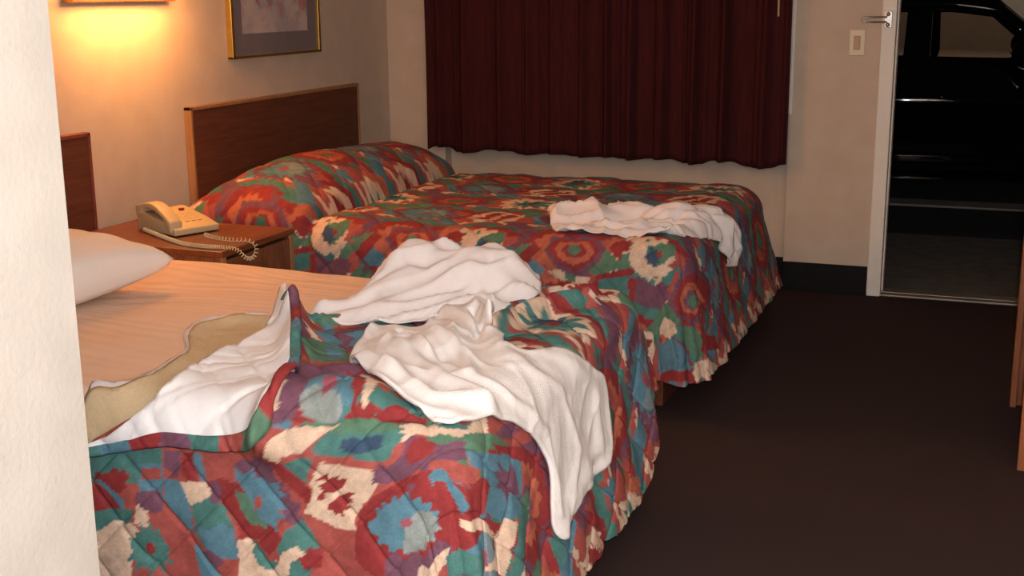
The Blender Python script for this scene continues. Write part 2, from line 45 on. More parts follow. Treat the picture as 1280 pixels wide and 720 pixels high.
def lin(c): 
    c=np.array(c,float)/255.
    return np.where(c<=.04045,c/12.92,((c+.055)/1.055)**2.4)
PAL={k:lin(c) for k,c in dict(teal=(78,126,122),blue=(90,132,152),red=(146,54,56),salmon=(170,86,80),cream=(220,192,170),purple=(118,78,98),orange=(184,104,80),green=(90,126,104),pink=(156,84,98),navy=(60,82,108),grey=(144,154,152)).items()}
def saw(x): return np.abs((x%1.)*2-1)
def hash2(i,j,k): 
    s=np.sin(i*127.1+j*311.7+k*74.7)*43758.5453
    return s-np.floor(s)
def vnoise(x,y,k=0):
    i=np.floor(x); j=np.floor(y); f=sst(x-i); g=sst(y-j)
    a=hash2(i,j,k)*(1-f)+hash2(i+1,j,k)*f; b=hash2(i,j+1,k)*(1-f)+hash2(i+1,j+1,k)*f
    return a*(1-g)+b*g
def pattern(u,v,T=.63,ou=0.,ov=0.,extra=()):
    """woven southwestern print of a bedspread as a function of cloth position (metres)"""
    u=u+ou; v=v+ov
    u0_,v0_=u,v; u=u+.004*(vnoise(u*70,v*70,1)-.5)+.014*(vnoise(u*14,v*14,2)-.5); v=v+.004*(vnoise(u*70+9,v*70,3)-.5)+.014*(vnoise(u*14,v*14+5,4)-.5)
    a=(u/T)%1.; b=(v/T)%1.
    col=np.zeros(u.shape+(3,)); col[:]=PAL['salmon']
    def put(m,c,f=1.): col[m]=col[m]*(1-f)+PAL[c]*f
    def loc(ca,cb): 
        x=(a-ca+.5)%1-.5; y=(b-cb+.5)%1-.5
        return x,y
    def burst(ca,cb,R,n,c,dep=.28,sx=1.,sy=1.,ph=0.):
        x,y=loc(ca,cb); x=x/sx; y=y/sy
        r=np.hypot(x,y); th=np.arctan2(y,x)/(2*math.pi)+ph
        put(r<R*(1-dep*saw(th*n)),c)
    def diam(ca,cb,R,c,st=0.,asp=1.):
        x,y=loc(ca,cb); x=np.abs(x)/asp; y=np.abs(y)
        if st: x=np.floor(x/st+.5)*st
        put(x+y<R,c)
    def para(ca,cb,w,h,sl,c,ser=0.,n=8):
        x,y=loc(ca,cb); xs=x-sl*y
        put((np.abs(xs)<w+ser*saw(y/h*n))&(np.abs(y)<h),c)
    # stepped teal ground bands between the rows
    x=(b+.10*np.floor(saw(a*2)*3.99)/4)
    put(((x+.02)%.5)<.085,'teal'); put((((x-.11)%.5))<.045,'cream'); put(((x+.07)%.5)<.05,'red')
    para(.5,.5,.09,.20,.9,'green'); para(.0,.04,.07,.17,-.9,'blue'); para(.5,.98,.05,.16,-.8,'purple',.03)
    # cream field with teal burst
    burst(.25,.75,.205,11,'cream',.22,1.0,.9); burst(.27,.74,.150,10,'teal',.45); burst(.25,.77,.075,8,'navy',.4); diam(.275,.735,.042,'red')
    para(.09,.86,.03,.09,.5,'orange',.02,5)
    # red and orange medallion with green heart
    burst(.75,.75,.260,22,'purple',.14,1.,.92); burst(.75,.75,.220,6,'red',.16,1.,.95,.08); burst(.75,.75,.150,16,'orange',.14); burst(.75,.75,.115,6,'salmon',.16); burst(.75,.75,.075,7,'purple',.12); burst(.75,.75,.060,6,'green',.16)
    # cream field with red arrow ladder
    burst(.22,.27,.18,9,'cream',.18,1.05,.9,.05)
    para(.17,.29,.028,.085,.55,'red',.030,4); para(.265,.25,.028,.095,.55,'red',.030,4); para(.22,.345,.014,.03,.55,'red')
    para(.02,.30,.026,.15,.55,'red'); para(-.035,.405,.045,.024,0,'red')
    # blue burst on purple fringed ground
    burst(.72,.26,.255,26,'purple',.20,1.,.85); burst(.74,.26,.175,13,'blue',.30); x,y=loc(.74,.26)
    m=(np.hypot(x,y)<.13)&(x+y>.02); put(m,'grey',.6); diam(.735,.265,.045,'pink')
    # blue hook
    para(.50,.22,.026,.12,-.5,'blue'); para(.555,.115,.05,.024,0,'blue')
    # small purple stars and green lozenges
    burst(.5,.73,.060,5,'teal',.5); diam(.5,.73,.022,'red'); burst(.98,.22,.062,7,'purple',.4); burst(.0,.56,.07,5,'blue',.5); diam(.985,.755,.045,'green'); diam(.5,.40,.05,'orange')
    gu=u0_-ou+.0018*(vnoise(u*90,v*90,8)-.5); gv=v0_-ov+.0018*(vnoise(u*90,v*90,9)-.5)
    for c_,pl in extra:
        P_=np.array(pl); a0,b0=P_.min(0); a1,b1=P_.max(0)
        bx=(gu>a0)&(gu<a1)&(gv>b0)&(gv<b1)
        if bx.any():
            mm=np.zeros(gu.shape,bool); mm[bx]=inpoly(gu[bx],gv[bx],pl); put(mm,c_)
    mo=vnoise(u*150,v*150,6)*.5+vnoise(u*60,v*60,7)*.5
    col*= (.64+.42*mo)[...,None]
    return np.clip(col,0,1)


# ------------------------------------------------------------------ materials
def rgb(r,g,b): return tuple(float(x) for x in lin((r,g,b)))+(1.,)
def new_mat(name):
    m=bpy.data.materials.new(name); m.use_nodes=True
    nt=m.node_tree; b=nt.nodes['Principled BSDF']
    return m,nt,b
def noise_mat(name,c1,c2,scale=(40,40,40),rough=.7,bump=.0,bscale=200,metal=0.,spec=.5,detail=4,dist=0.,coat=0.,bdist=.002):
    m,nt,b=new_mat(name); N=nt.nodes; L=nt.links
    tc=N.new('ShaderNodeTexCoord'); mp=N.new('ShaderNodeMapping'); mp.inputs['Scale'].default_value=scale
    L.new(tc.outputs['Object'],mp.inputs['Vector'])
    n=N.new('ShaderNodeTexNoise'); n.inputs['Scale'].default_value=1; n.inputs['Detail'].default_value=detail; n.inputs['Distortion'].default_value=dist
    L.new(mp.outputs[0],n.inputs['Vector'])
    r=N.new('ShaderNodeValToRGB'); r.color_ramp.elements[0].position=.3; r.color_ramp.elements[1].position=.7
    r.color_ramp.elements[0].color=c1; r.color_ramp.elements[1].color=c2
    L.new(n.outputs['Fac'],r.inputs[0]); L.new(r.outputs[0],b.inputs['Base Color'])
    b.inputs['Roughness'].default_value=rough; b.inputs['Metallic'].default_value=metal; b.inputs['Specular IOR Level'].default_value=spec
    b.inputs['Coat Weight'].default_value=coat
    if bump:
        n2=N.new('ShaderNodeTexNoise'); n2.inputs['Scale'].default_value=bscale; n2.inputs['Detail'].default_value=3
        L.new(tc.outputs['Object'],n2.inputs['Vector'])
        bp=N.new('ShaderNodeBump'); bp.inputs['Strength'].default_value=bump; bp.inputs['Distance'].default_value=bdist
        L.new(n2.outputs['Fac'],bp.inputs['Height']); L.new(bp.outputs[0],b.inputs['Normal'])
    return m
M={}
M['wall']=noise_mat('wall_covering',rgb(196,178,160),rgb(204,187,170),(9,9,9),.75,.35,110,spec=.25)
M['partition']=noise_mat('partition_covering',rgb(188,182,174),rgb(197,191,183),(9,9,9),.75,.5,90,spec=.25)
M['ceiling']=noise_mat('ceiling_paint',rgb(215,205,192),rgb(222,212,200),(9,9,9),.9,.5,60)
M['carpet']=noise_mat('carpet_pile',rgb(44,35,35),rgb(80,64,62),(420,420,420),.97,.9,500,spec=.05,bdist=.004)
M['basevinyl']=noise_mat('black_vinyl_base',rgb(14,13,13),rgb(20,19,18),(30,30,30),.7,spec=.2)
M['wood']=noise_mat('walnut_laminate',rgb(74,38,24),rgb(112,62,38),(50,3,50),.42,.1,120,detail=6,dist=1.2)
M['woodtop']=noise_mat('walnut_top',rgb(96,48,27),rgb(132,72,42),(45,3,45),.38,detail=6,dist=1.)
M['woodfront']=noise_mat('walnut_front_grain',rgb(86,46,28),rgb(142,88,56),(50,50,5),.4,detail=6,dist=1.5)
M['hbwood']=noise_mat('headboard_laminate',rgb(82,45,33),rgb(108,62,45),(4,4,60),.45,.1,120,detail=6,dist=1.)
M['edgeband']=noise_mat('oak_edge_band',rgb(146,102,66),rgb(168,122,80),(60,60,6),.5)
M['edgered']=noise_mat('cherry_edge_band',rgb(116,54,44),rgb(134,66,52),(60,60,6),.5)
M['orangewood']=noise_mat('orange_oak',rgb(128,72,40),rgb(156,92,54),(60,60,5),.45,detail=5,dist=.6)
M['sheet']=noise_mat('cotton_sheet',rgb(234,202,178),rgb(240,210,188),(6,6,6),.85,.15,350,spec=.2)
M['pillow']=noise_mat('cotton_pillowcase',rgb(236,226,220),rgb(242,234,228),(6,6,6),.85,.15,350,spec=.2)
M['terry']=noise_mat('terry_cloth',rgb(236,232,232),rgb(244,241,241),(30,30,30),.95,.8,420,spec=.1,bdist=.003)
M['muslin']=noise_mat('thin_cotton',rgb(222,214,214),rgb(232,225,225),(12,12,12),.85,.2,300,spec=.2)
M['blanket']=noise_mat('tan_blanket',rgb(206,184,148),rgb(216,194,158),(120,120,120),.97,.7,380,spec=.05,bdist=.003)
M['lining']=noise_mat('white_quilt_lining',rgb(234,234,238),rgb(242,242,245),(20,20,20),.85,.2,250,spec=.2)
M['phone']=noise_mat('beige_plastic',rgb(196,174,134),rgb(202,180,140),(10,10,10),.45)
M['phonedark']=noise_mat('grey_keypad_plastic',rgb(150,132,104),rgb(158,140,110),(10,10,10),.5)
M['cord']=noise_mat('beige_cord_plastic',rgb(204,188,152),rgb(210,194,158),(10,10,10),.45)
M['redled']=noise_mat('red_plastic',rgb(150,20,14),rgb(165,26,18),(10,10,10),.4)
M['brass']=noise_mat('brass',rgb(186,138,58),rgb(200,150,70),(20,20,20),.28,metal=1.)
M['gold']=noise_mat('gold_frame',rgb(206,176,96),rgb(216,188,108),(20,20,20),.3,metal=.9)
M['mat']=noise_mat('grey_mat_board',rgb(112,104,108),rgb(118,110,114),(20,20,20),.9)
M['white']=noise_mat('white_paint',rgb(226,220,210),rgb(232,226,217),(12,12,12),.5,.1,60)
M['plate']=noise_mat('ivory_plastic',rgb(214,200,170),rgb(220,206,178),(10,10,10),.3)
M['toggle']=noise_mat('tan_switch_plastic',rgb(176,140,96),rgb(182,146,102),(10,10,10),.35)
M['steel']=noise_mat('steel',rgb(150,146,140),rgb(170,166,160),(20,20,20),.3,metal=1.)
M['alu']=noise_mat('aluminium',rgb(150,140,128),rgb(160,150,138),(20,20,20),.45,metal=.8)
M['curtain']=noise_mat('burgundy_curtain',rgb(56,21,23),rgb(68,26,28),(60,60,8),.9,.2,300,spec=.15)
M['asphalt']=noise_mat('asphalt',rgb(40,38,37),rgb(66,62,60),(60,60,60),.95,.6,120)
M['concrete']=noise_mat('concrete',rgb(96,88,80),rgb(118,108,98),(14,14,14),.95,.5,90)
M['kerb']=noise_mat('pale_concrete',rgb(150,142,132),rgb(168,160,150),(14,14,14),.95,.5,90)
M['carpaint']=noise_mat('black_car_paint',rgb(9,11,12),rgb(11,13,14),(5,5,5),.06,spec=.5,coat=1.)
M['blackplastic']=noise_mat('black_plastic',rgb(14,14,14),rgb(20,20,20),(5,5,5),.5)
M['chrome']=noise_mat('chrome',rgb(190,190,192),rgb(200,200,202),(5,5,5),.12,metal=1.)
M['rubber']=noise_mat('tyre_rubber',rgb(18,18,18),rgb(24,24,24),(30,30,30),.85)
M['amber']=noise_mat('amber_lens',rgb(190,90,20),rgb(200,100,26),(5,5,5),.2)
M['seat']=noise_mat('dark_seat_fabric',rgb(14,14,15),rgb(20,20,21),(50,50,50),.9)
M['stucco']=noise_mat('far_stucco',rgb(118,108,98),rgb(128,118,108),(8,8,8),.95,.4,60)
M['mattress']=noise_mat('mattress_ticking',rgb(216,206,192),rgb(224,214,200),(20,20,20),.9)
def glass_mat(name,tint,rough=.02,mixf=.08):
    m,nt,b=new_mat(name); N=nt.nodes; L=nt.links; N.remove(b)
    o=N['Material Output']; t=N.new('ShaderNodeBsdfTransparent'); t.inputs[0].default_value=tint
    g=N.new('ShaderNodeBsdfGlossy'); g.inputs['Roughness'].default_value=rough
    f=N.new('ShaderNodeFresnel'); f.inputs[0].default_value=1.45
    mx=N.new('ShaderNodeMixShader'); L.new(f.outputs[0],mx.inputs[0]); L.new(t.outputs[0],mx.inputs[1]); L.new(g.outputs[0],mx.inputs[2]); L.new(mx.outputs[0],o.inputs['Surface'])
    return m
M['carglass']=glass_mat('car_window_glass',(.85,.80,.76,1))
M['pane']=glass_mat('window_pane_glass',(.85,.88,.87,1))
def emit_mat(name,col,s):
    m,nt,b=new_mat(name); b.inputs['Base Color'].default_value=(.8,.7,.5,1)
    b.inputs['Emission Color'].default_value=col; b.inputs['Emission Strength'].default_value=s
    return m
M['shade']=emit_mat('lit_lamp_shade',(1.,.42,.12,1),19.)
M['bulb']=emit_mat('lit_diffuser',(1.,.44,.12,1),40.)
def cloth_mat(name,rough=.85):
    m,nt,b=new_mat(name); N=nt.nodes; L=nt.links
    a=N.new('ShaderNodeAttribute'); a.attribute_name='print'
    tc=N.new('ShaderNodeTexCoord'); n=N.new('ShaderNodeTexNoise'); n.inputs['Scale'].default_value=260; n.inputs['Detail'].default_value=3
    L.new(tc.outputs['Object'],n.inputs['Vector'])
    mr=N.new('ShaderNodeMapRange'); mr.inputs['To Min'].default_value=.72; mr.inputs['To Max'].default_value=1.28
    L.new(n.outputs['Fac'],mr.inputs['Value'])
    mx=N.new('ShaderNodeMix'); mx.data_type='RGBA'; mx.blend_type='MULTIPLY'; mx.inputs['Factor'].default_value=1.
    L.new(a.outputs['Color'],mx.inputs['A']); L.new(mr.outputs[0],mx.inputs['B']); L.new(mx.outputs['Result'],b.inputs['Base Color'])
    b.inputs['Roughness'].default_value=rough; b.inputs['Specular IOR Level'].default_value=.25
    return m
M['print']=cloth_mat('printed_quilt')
def picture_mat():
    m,nt,b=new_mat('floral_print'); N=nt.nodes; L=nt.links
    tc=N.new('ShaderNodeTexCoord')
    def ns(scale,off,det=3):
        mp=N.new('ShaderNodeMapping'); mp.inputs['Location'].default_value=off; L.new(tc.outputs['Object'],mp.inputs['Vector'])
        n=N.new('ShaderNodeTexNoise'); n.inputs['Scale'].default_value=scale; n.inputs['Detail'].default_value=det; L.new(mp.outputs[0],n.inputs['Vector']); return n
    def ramp(src,lo,hi):
        r=N.new('ShaderNodeMapRange'); r.inputs['From Min'].default_value=lo; r.inputs['From Max'].default_value=hi; L.new(src,r.inputs['Value']); return r.outputs[0]
    def mul(a_,b_):
        x=N.new('ShaderNodeMath'); x.operation='MULTIPLY'; L.new(a_,x.inputs[0]); L.new(b_,x.inputs[1]); return x.outputs[0]
    def mix(f,A,B):
        x=N.new('ShaderNodeMix'); x.data_type='RGBA'; L.new(f,x.inputs['Factor'])
        if isinstance(A,tuple): x.inputs['A'].default_value=A
        else: L.new(A,x.inputs['A'])
        x.inputs['B'].default_value=B; return x.outputs['Result']
    sep=N.new('ShaderNodeSeparateXYZ'); L.new(tc.outputs['Object'],sep.inputs[0])
    up=ramp(sep.outputs['Z'],-.22,.0)
    base=mix(ramp(ns(5,(0,0,0)).outputs['Fac'],.35,.65),rgb(196,184,178),rgb(168,164,170))
    c=mix(mul(ramp(ns(13,(3,0,0),6).outputs['Fac'],.52,.62),up),base,rgb(112,122,132))
    c=mix(mul(ramp(ns(8,(7,2,0),5).outputs['Fac'],.50,.60),up),c,rgb(168,92,110))
    c=mix(mul(ramp(ns(16,(1,5,0),4).outputs['Fac'],.60,.66),up),c,rgb(196,60,74))
    L.new(c,b.inputs['Base Color']); b.inputs['Roughness'].default_value=.35
    return m
M['picture']=picture_mat()

# ------------------------------------------------------------------ builders
def link(me,name,m,parent=None,smooth=False,loc=None):
    o=bpy.data.objects.new(name,me); C.objects.link(o)
    for mm in (m if isinstance(m,(list,tuple)) else [m]): me.materials.append(mm)
    if smooth: me.polygons.foreach_set('use_smooth',[True]*len(me.polygons))
    if parent is not None:
        o.parent=parent
        o.location=-Vector(parent.location) if loc is None else loc   # geometry is given in world metres
    return o
def tag(o,label,cat,group=None):
    o['label']=label; o['category']=cat
    if group: o['group']=group
    return o
def thing(name,label,cat,loc=(0,0,0),group=None):
    o=bpy.data.objects.new(name,None); C.objects.link(o); o.location=loc; o.empty_display_size=.05
    return tag(o,label,cat,group)
def struct(o): o['kind']='structure'; return o
def bm_me(bm,name):
    bmesh.ops.recalc_face_normals(bm,faces=bm.faces[:])
    me=bpy.data.meshes.new(name); bm.to_mesh(me); bm.free(); return me
def add_box(bm,a,b,bev=0.,seg=2):
    r=bmesh.ops.create_cube(bm,size=1.); vs=r['verts']
    for v in vs:
        v.co=Vector([(a[i]+b[i])/2+v.co[i]*(b[i]-a[i]) for i in range(3)])
    if bev:
        es=list({e for v in vs for e in v.link_edges})
        bmesh.ops.bevel(bm,geom=es,offset=bev,segments=seg,profile=.5,affect='EDGES')
    return bm
def box(name,a,b,m,parent=None,bev=0.,smooth=False):
    bm=bmesh.new(); add_box(bm,a,b,bev); return link(bm_me(bm,name),name,m,parent,smooth)
def boxes(name,lst,m,parent=None,bev=0.):
    bm=bmesh.new()
    for a,b in lst: add_box(bm,a,b,bev)
    return link(bm_me(bm,name),name,m,parent)
def grid_me(name,X,Y,Z,mask=None,col=None,closed_u=False):
    nu,nv=X.shape
    co=np.stack([X,Y,Z],-1).reshape(-1,3)
    idx=np.arange(nu*nv).reshape(nu,nv)
    if closed_u: idx=np.vstack([idx,idx[:1]])
    q=np.stack([idx[:-1,:-1],idx[1:,:-1],idx[1:,1:],idx[:-1,1:]],-1).reshape(-1,4)
    if mask is not None:
        q=q[mask.reshape(-1)[q].all(1)]
    used=np.zeros(len(co),bool); used[q.reshape(-1)]=True
    remap=np.cumsum(used)-1; q=remap[q]; co=co[used]
    return raw_me(name,co,q,None if col is None else col.reshape(-1,col.shape[-1])[used])
def raw_me(name,co,q,col=None):
    me=bpy.data.meshes.new(name); k=q.shape[1]
    me.vertices.add(len(co)); me.vertices.foreach_set('co',co.astype(np.float32).ravel())
    me.loops.add(len(q)*k); me.loops.foreach_set('vertex_index',q.astype(np.int32).ravel())
    me.polygons.add(len(q)); me.polygons.foreach_set('loop_start',np.arange(0,len(q)*k,k,dtype=np.int32))
    me.update(calc_edges=True); me.validate()
    if col is not None:
        at=me.color_attributes.new('print','FLOAT_COLOR','POINT')
        at.data.foreach_set('color',np.concatenate([col,np.ones((len(col),1))],1).astype(np.float32).ravel())
    return me
def tube_pts(path,rad,n=8,closed=False):
    P=[Vector(p) for p in path]; V=[]; F=[]
    t=(P[1]-P[0]).normalized(); up=Vector((0,0,1)) if abs(t.z)<.9 else Vector((1,0,0))
    a=t.cross(up).normalized()
    for i,p in enumerate(P):
        t=((P[min(i+1,len(P)-1)]-P[max(i-1,0)])).normalized()
        a=(a-t*a.dot(t)).normalized(); b=t.cross(a)
        r=rad[i] if isinstance(rad,(list,tuple)) else rad
        for k in range(n):
            w=2*PI*k/n; V.append(p+a*math.cos(w)*r+b*math.sin(w)*r)
    for i in range(len(P)-1):
        for k in range(n): F.append((i*n+k,i*n+(k+1)%n,(i+1)*n+(k+1)%n,(i+1)*n+k))
    F.append(tuple(range(n))[::-1]); F.append(tuple((len(P)-1)*n+k for k in range(n)))
    return V,F
def tube(name,path,rad,m,parent=None,n=8):
    V,F=tube_pts(path,rad,n); me=bpy.data.meshes.new(name); me.from_pydata([tuple(v) for v in V],[],F); me.update()
    return link(me,name,m,parent,True)
def prism(name,poly,axis,a,b,m,parent=None,bev=0.):
    """polygon in the plane square to axis, extruded from a to b"""
    bm=bmesh.new()
    def P(p,t):
        return (t,p[0],p[1]) if axis=='x' else (p[0],t,p[1]) if axis=='y' else (p[0],p[1],t)
    v1=[bm.verts.new(P(p,a)) for p in poly]; v2=[bm.verts.new(P(p,b)) for p in poly]
    bm.faces.new(v1); bm.faces.new(v2[::-1]); n=len(poly)
    for i in range(n): bm.faces.new((v1[i],v1[(i+1)%n],v2[(i+1)%n],v2[i]))
    bmesh.ops.recalc_face_normals(bm,faces=bm.faces[:])
    if bev: bmesh.ops.bevel(bm,geom=bm.edges[:],offset=bev,segments=2,profile=.5,affect='EDGES')
    return link(bm_me(bm,name),name,m,parent)
def solid(o,t,off=-1.):
    md=o.modifiers.new('thickness','SOLIDIFY'); md.thickness=t; md.offset=off; md.use_rim=True; return o

# ------------------------------------------------------------------ heights of cloth laid on the beds
def segdist(u,v,pl):
    best=np.full(u.shape,1e9)
    for (a,b),(c,d) in zip(pl[:-1],pl[1:]):
        dx,dy=c-a,d-b; l=dx*dx+dy*dy+1e-12
        t=np.clip(((u-a)*dx+(v-b)*dy)/l,0,1)
        best=np.minimum(best,np.hypot(u-a-t*dx,v-b-t*dy))
    return best
def ridges(u,v,R):
    h=np.zeros(u.shape)
    for pl,w,A in R: h=h+A*np.exp(-(segdist(u,v,pl)/w)**2)
    return h
def quilt(u,v,s=.17,dep=.005,puff=.005):
    p=(u+v)/s/1.0; q=(u-v)/s
    dp=np.abs((p+.5)%1-.5)*s*.707; dq=np.abs((q+.5)%1-.5)*s*.707
    return puff*np.sqrt(np.abs(np.sin(PI*p)*np.sin(PI*q))+1e-4)-dep*(np.exp(-(dp/.0045)**2)+np.exp(-(dq/.0045)**2))*1.2
def ridged(u,v,k,fu,fv,a,rot=0.):
    c_,s_=math.cos(rot),math.sin(rot); x=u*c_+v*s_; y=-u*s_+v*c_
    n=vnoise(x*fu+.6*vnoise(x*7,y*7,k+3),y*fv+1.2*vnoise(x*5,y*5,k+4),k); return a*(1-np.abs(2*n-1))**3
def wob(u,v,k,f,a): return a*((vnoise(u*f,v*f,k)-.5)+.5*(vnoise(u*f*2.3,v*f*2.3,k+1)-.5))
def h_spread1(u,v):
    return .014+ridges(u,v,DATA['bump'])+ridges(u,v,DATA['peak'])+quilt(u,v)+wob(u,v,11,9,.010)
def h_smooth1(u,v): return .018+ridges(u,v,DATA['bump'])+ridges(u,v,DATA['peak'])+wob(u,v,11,9,.010)
def h_pillow2(u,v):
    s=(u-.375)/.285; t=(v-4.87)/.78
    b=np.clip(1-np.abs(s)**2.2,0,1)**.62*np.clip(1-np.abs(t)**4.,0,1)**.55
    return .165*b*(1+.04*np.sin(v*7))
def h_spread2(u,v):
    return .014+h_pillow2(u,v)+quilt(u,v,.19,.004,.005)+wob(u,v,21,8,.010)-.02*np.exp(-((u-.675)/.02)**2)

def inpoly(px,py,poly):
    c=np.zeros(px.shape,bool); n=len(poly)
    for i in range(n):
        x1,y1=poly[i]; x2,y2=poly[(i+1)%n]
        if y1==y2: continue
        k=((y1>py)!=(y2>py))&(px<(x2-x1)*(py-y1)/(y2-y1)+x1); c^=k
    return c
def smooth_loop(poly,step,closed=True):
    P=np.array(poly,float); n=len(P); out=[]
    m=n if closed else n-1
    for i in range(m):
        if closed: p0,p1,p2,p3=P[i-1],P[i],P[(i+1)%n],P[(i+2)%n]
        else: p0,p1,p2,p3=P[max(i-1,0)],P[i],P[i+1],P[min(i+2,n-1)]
        L=np.hypot(*(p2-p1)); k=max(1,int(L/step))
        for j in range(k):
            t=j/k
            out.append(.5*((2*p1)+(p2-p0)*t+(2*p0-5*p1+4*p2-p3)*t*t+(3*p1-p0-3*p2+p3)*t**3))
    if not closed: out.append(P[-1])
    return np.array(out)
def patch(name,B,poly,hfun,step,m,parent=None,thick=.006,col=False,edge=.02,edge_h=.0):
    bd=smooth_loop(poly,step)
    u0,v0=bd.min(0); u1,v1=bd.max(0)
    gu,gv=np.meshgrid(np.arange(u0,u1,step),np.arange(v0,v1,step*.92),indexing='ij')
    gu=gu+(np.arange(gu.shape[1])%2)[None,:]*step*.5
    gu,gv=gu.ravel(),gv.ravel()
    loop=[tuple(p) for p in bd]+[tuple(bd[0])]
    ok=inpoly(gu,gv,[tuple(p) for p in bd])&(segdist(gu,gv,loop)>step*.55)
    gu,gv=gu[ok],gv[ok]
    n=len(bd)
    vs=[Vector((float(a),float(b))) for a,b in bd]+[Vector((float(a),float(b))) for a,b in zip(gu,gv)]
    es=[(i,(i+1)%n) for i in range(n)]
    r=delaunay_2d_cdt(vs,es,[],1,1e-5)
    U=np.array([p[0] for p in r[0]]); V=np.array([p[1] for p in r[0]])
    F=np.array([f for f in r[2] if len(f)==3])
    h=hfun(U,V)
    ed=segdist(U,V,loop)
    h=h-edge_h*np.exp(-(ed/edge)**2)
    X,Y,Z,d=B.P(U,V,h)
    me=raw_me(name,np.stack([X,Y,Z],-1),F,pattern(U,V) if col else None)
    a=me.polygons[0]
    o=link(me,name,m,parent,True)
    # face the normals outwards
    nz=sum(p.normal.z for p in list(me.polygons)[::50])
    if nz<0: me.flip_normals()
    return solid(o,thick)
def strip(name,B,line,w,hfun,m,parent,step=.006,ou=0.,ov=0.,closed=False,lift=.004,side=1):
    """narrow sewn binding along a line in cloth coordinates"""
    P=smooth_loop(line,step,False); T=np.gradient(P,axis=0); T/=np.linalg.norm(T,axis=1)[:,None]+1e-9
    N=np.stack([-T[:,1],T[:,0]],1)*side
    k=7; s=np.linspace(-.35,.65,k)
    U=P[:,0:1]+N[:,0:1]*s[None]*w; V=P[:,1:2]+N[:,1:2]*s[None]*w
    prof=lift*np.sqrt(np.clip(1-(np.linspace(-1,1,k))**2,0,1))[None]
    stitch=-.002*np.exp(-((s-.30)/.06)**2)[None]
    h=hfun(U,V)+prof+.002+stitch
    X,Y,Z,d=B.P(U,V,h)
    al=np.cumsum(np.hypot(*np.gradient(P,axis=0).T))[:,None]+0*U
    seq=['teal','teal','blue','red','purple','teal','salmon','green','red','purple','blue']
    cl=np.array([PAL[c_] for c_ in seq])[((al+ou+.02*vnoise(U*60,V*60,3))/.075).astype(int)%len(seq)]*(.75+.4*vnoise(U*150,V*150,5))[...,None]
    me=grid_me(name,X,Y,Z,col=cl)
    o=link(me,name,m,parent,True)
    if sum(p.normal.z for p in list(me.polygons)[::20])<0: me.flip_normals()
    return solid(o,.006)

# ------------------------------------------------------------------ room shell
D0=6.18      # front plane of the window wall
XR=4.05; YB=-1.3; H=2.44
struct(box('floor',(-.12,YB-.12,-.05),(XR+.12,D0+.08,0),M['carpet']))
struct(box('ceiling',(-.12,YB-.12,H),(XR+.12,D0+.25,H+.1),M['ceiling']))
struct(box('wall_left',(-.12,1.5,0),(0,D0+.25,H),M['wall']))
struct(box('wall_right',(XR,YB,0),(XR+.12,D0+.25,H),M['wall']))
struct(box('wall_back',(-.12,YB-.12,0),(XR+.12,YB,H),M['wall']))
struct(box('wall_bathroom',(-.12,YB,0),(1.80,1.50,H),M['partition']))
DL,DR,DH=2.645,3.52,2.04   # doorway clear opening
WL,WR=.33,2.165            # shallow bay under and around the window
WZ0,WZ1=.875,2.05
fw=[((0,D0,0),(WL,D0+.25,H)),((WR,D0,0),(DL-.07,D0+.25,H)),((DR+.07,D0,0),(XR,D0+.25,H)),((DL-.07,D0,DH+.07),(DR+.07,D0+.25,H)),
    ((WL,D0+.08,0),(WR,D0+.25,WZ0)),((WL,D0+.08,WZ1),(WR,D0+.25,H))]
struct(boxes('wall_front',fw,M['wall']))
struct(boxes('baseboard_front',[((WL,D0+.065,0),(WR,D0+.08,.145)),((WR,D0-.012,0),(DL-.072,D0,.142)),((0,D0-.012,0),(WL,D0,.142))],M['basevinyl'],bev=.003))
struct(box('baseboard_left',(0,1.5,0),(.012,D0-.012,.142),M['basevinyl'],bev=.003))
struct(box('baseboard_bathroom',(1.8,YB,0),(1.812,1.5,.142),M['basevinyl'],bev=.003))
# door frame, threshold, the door itself stands open past the edge of the view
fr=struct(boxes('trim_1',[((DL-.07,D0-.02,0),(DL-.005,D0+.12,DH+.07)),((DR+.005,D0-.02,0),(DR+.07,D0+.12,DH+.07)),((DL-.07,D0-.02,DH),(DR+.07,D0+.12,DH+.07)),
      ((DL-.012,D0+.05,0),(DL+.002,D0+.12,DH))],M['white'],bev=.004))
th=struct(boxes('trim_2',[((DL-.01,D0-.01,0),(DR+.01,D0+.14,.010)),((DL-.01,D0+.03,.010),(DR+.01,D0+.06,.016))],M['alu'],bev=.003))
dr=struct(box('door_1',(DR-.002,D0-.86,.012),(DR+.042,D0-.025,DH-.005),M['white'],bev=.003))
bm=bmesh.new(); bmesh.ops.create_uvsphere(bm,u_segments=20,v_segments=12,radius=.028)
for v_ in bm.verts: v_.co+=Vector((DR-.055,D0-.79,.95))
link(bm_me(bm,'door_knob'),'door_knob',M['brass'],dr,True)
tube('door_knob_stem',[(DR-.05,D0-.79,.95),(DR,D0-.79,.95)],.011,M['brass'],dr)
# window
wf=struct(boxes('window_1',[((WL,D0+.085,WZ0),(WL+.045,D0+.15,WZ1)),((WR-.045,D0+.01,WZ0),(WR-.001,D0+.15,WZ1)),((WR-.001,D0-.006,WZ0-.005),(WR+.012,D0-.0005,WZ1)),((WL,D0+.085,WZ0),(WR,D0+.15,WZ0+.045)),((WL,D0+.085,WZ1-.045),(WR,D0+.15,WZ1)),((1.22,D0+.09,WZ0),(1.27,D0+.14,WZ1))],M['white'],bev=.003))
box('window_pane',(WL+.02,D0+.108,WZ0+.02),(WR-.02,D0+.113,WZ1-.02),M['pane'],wf)
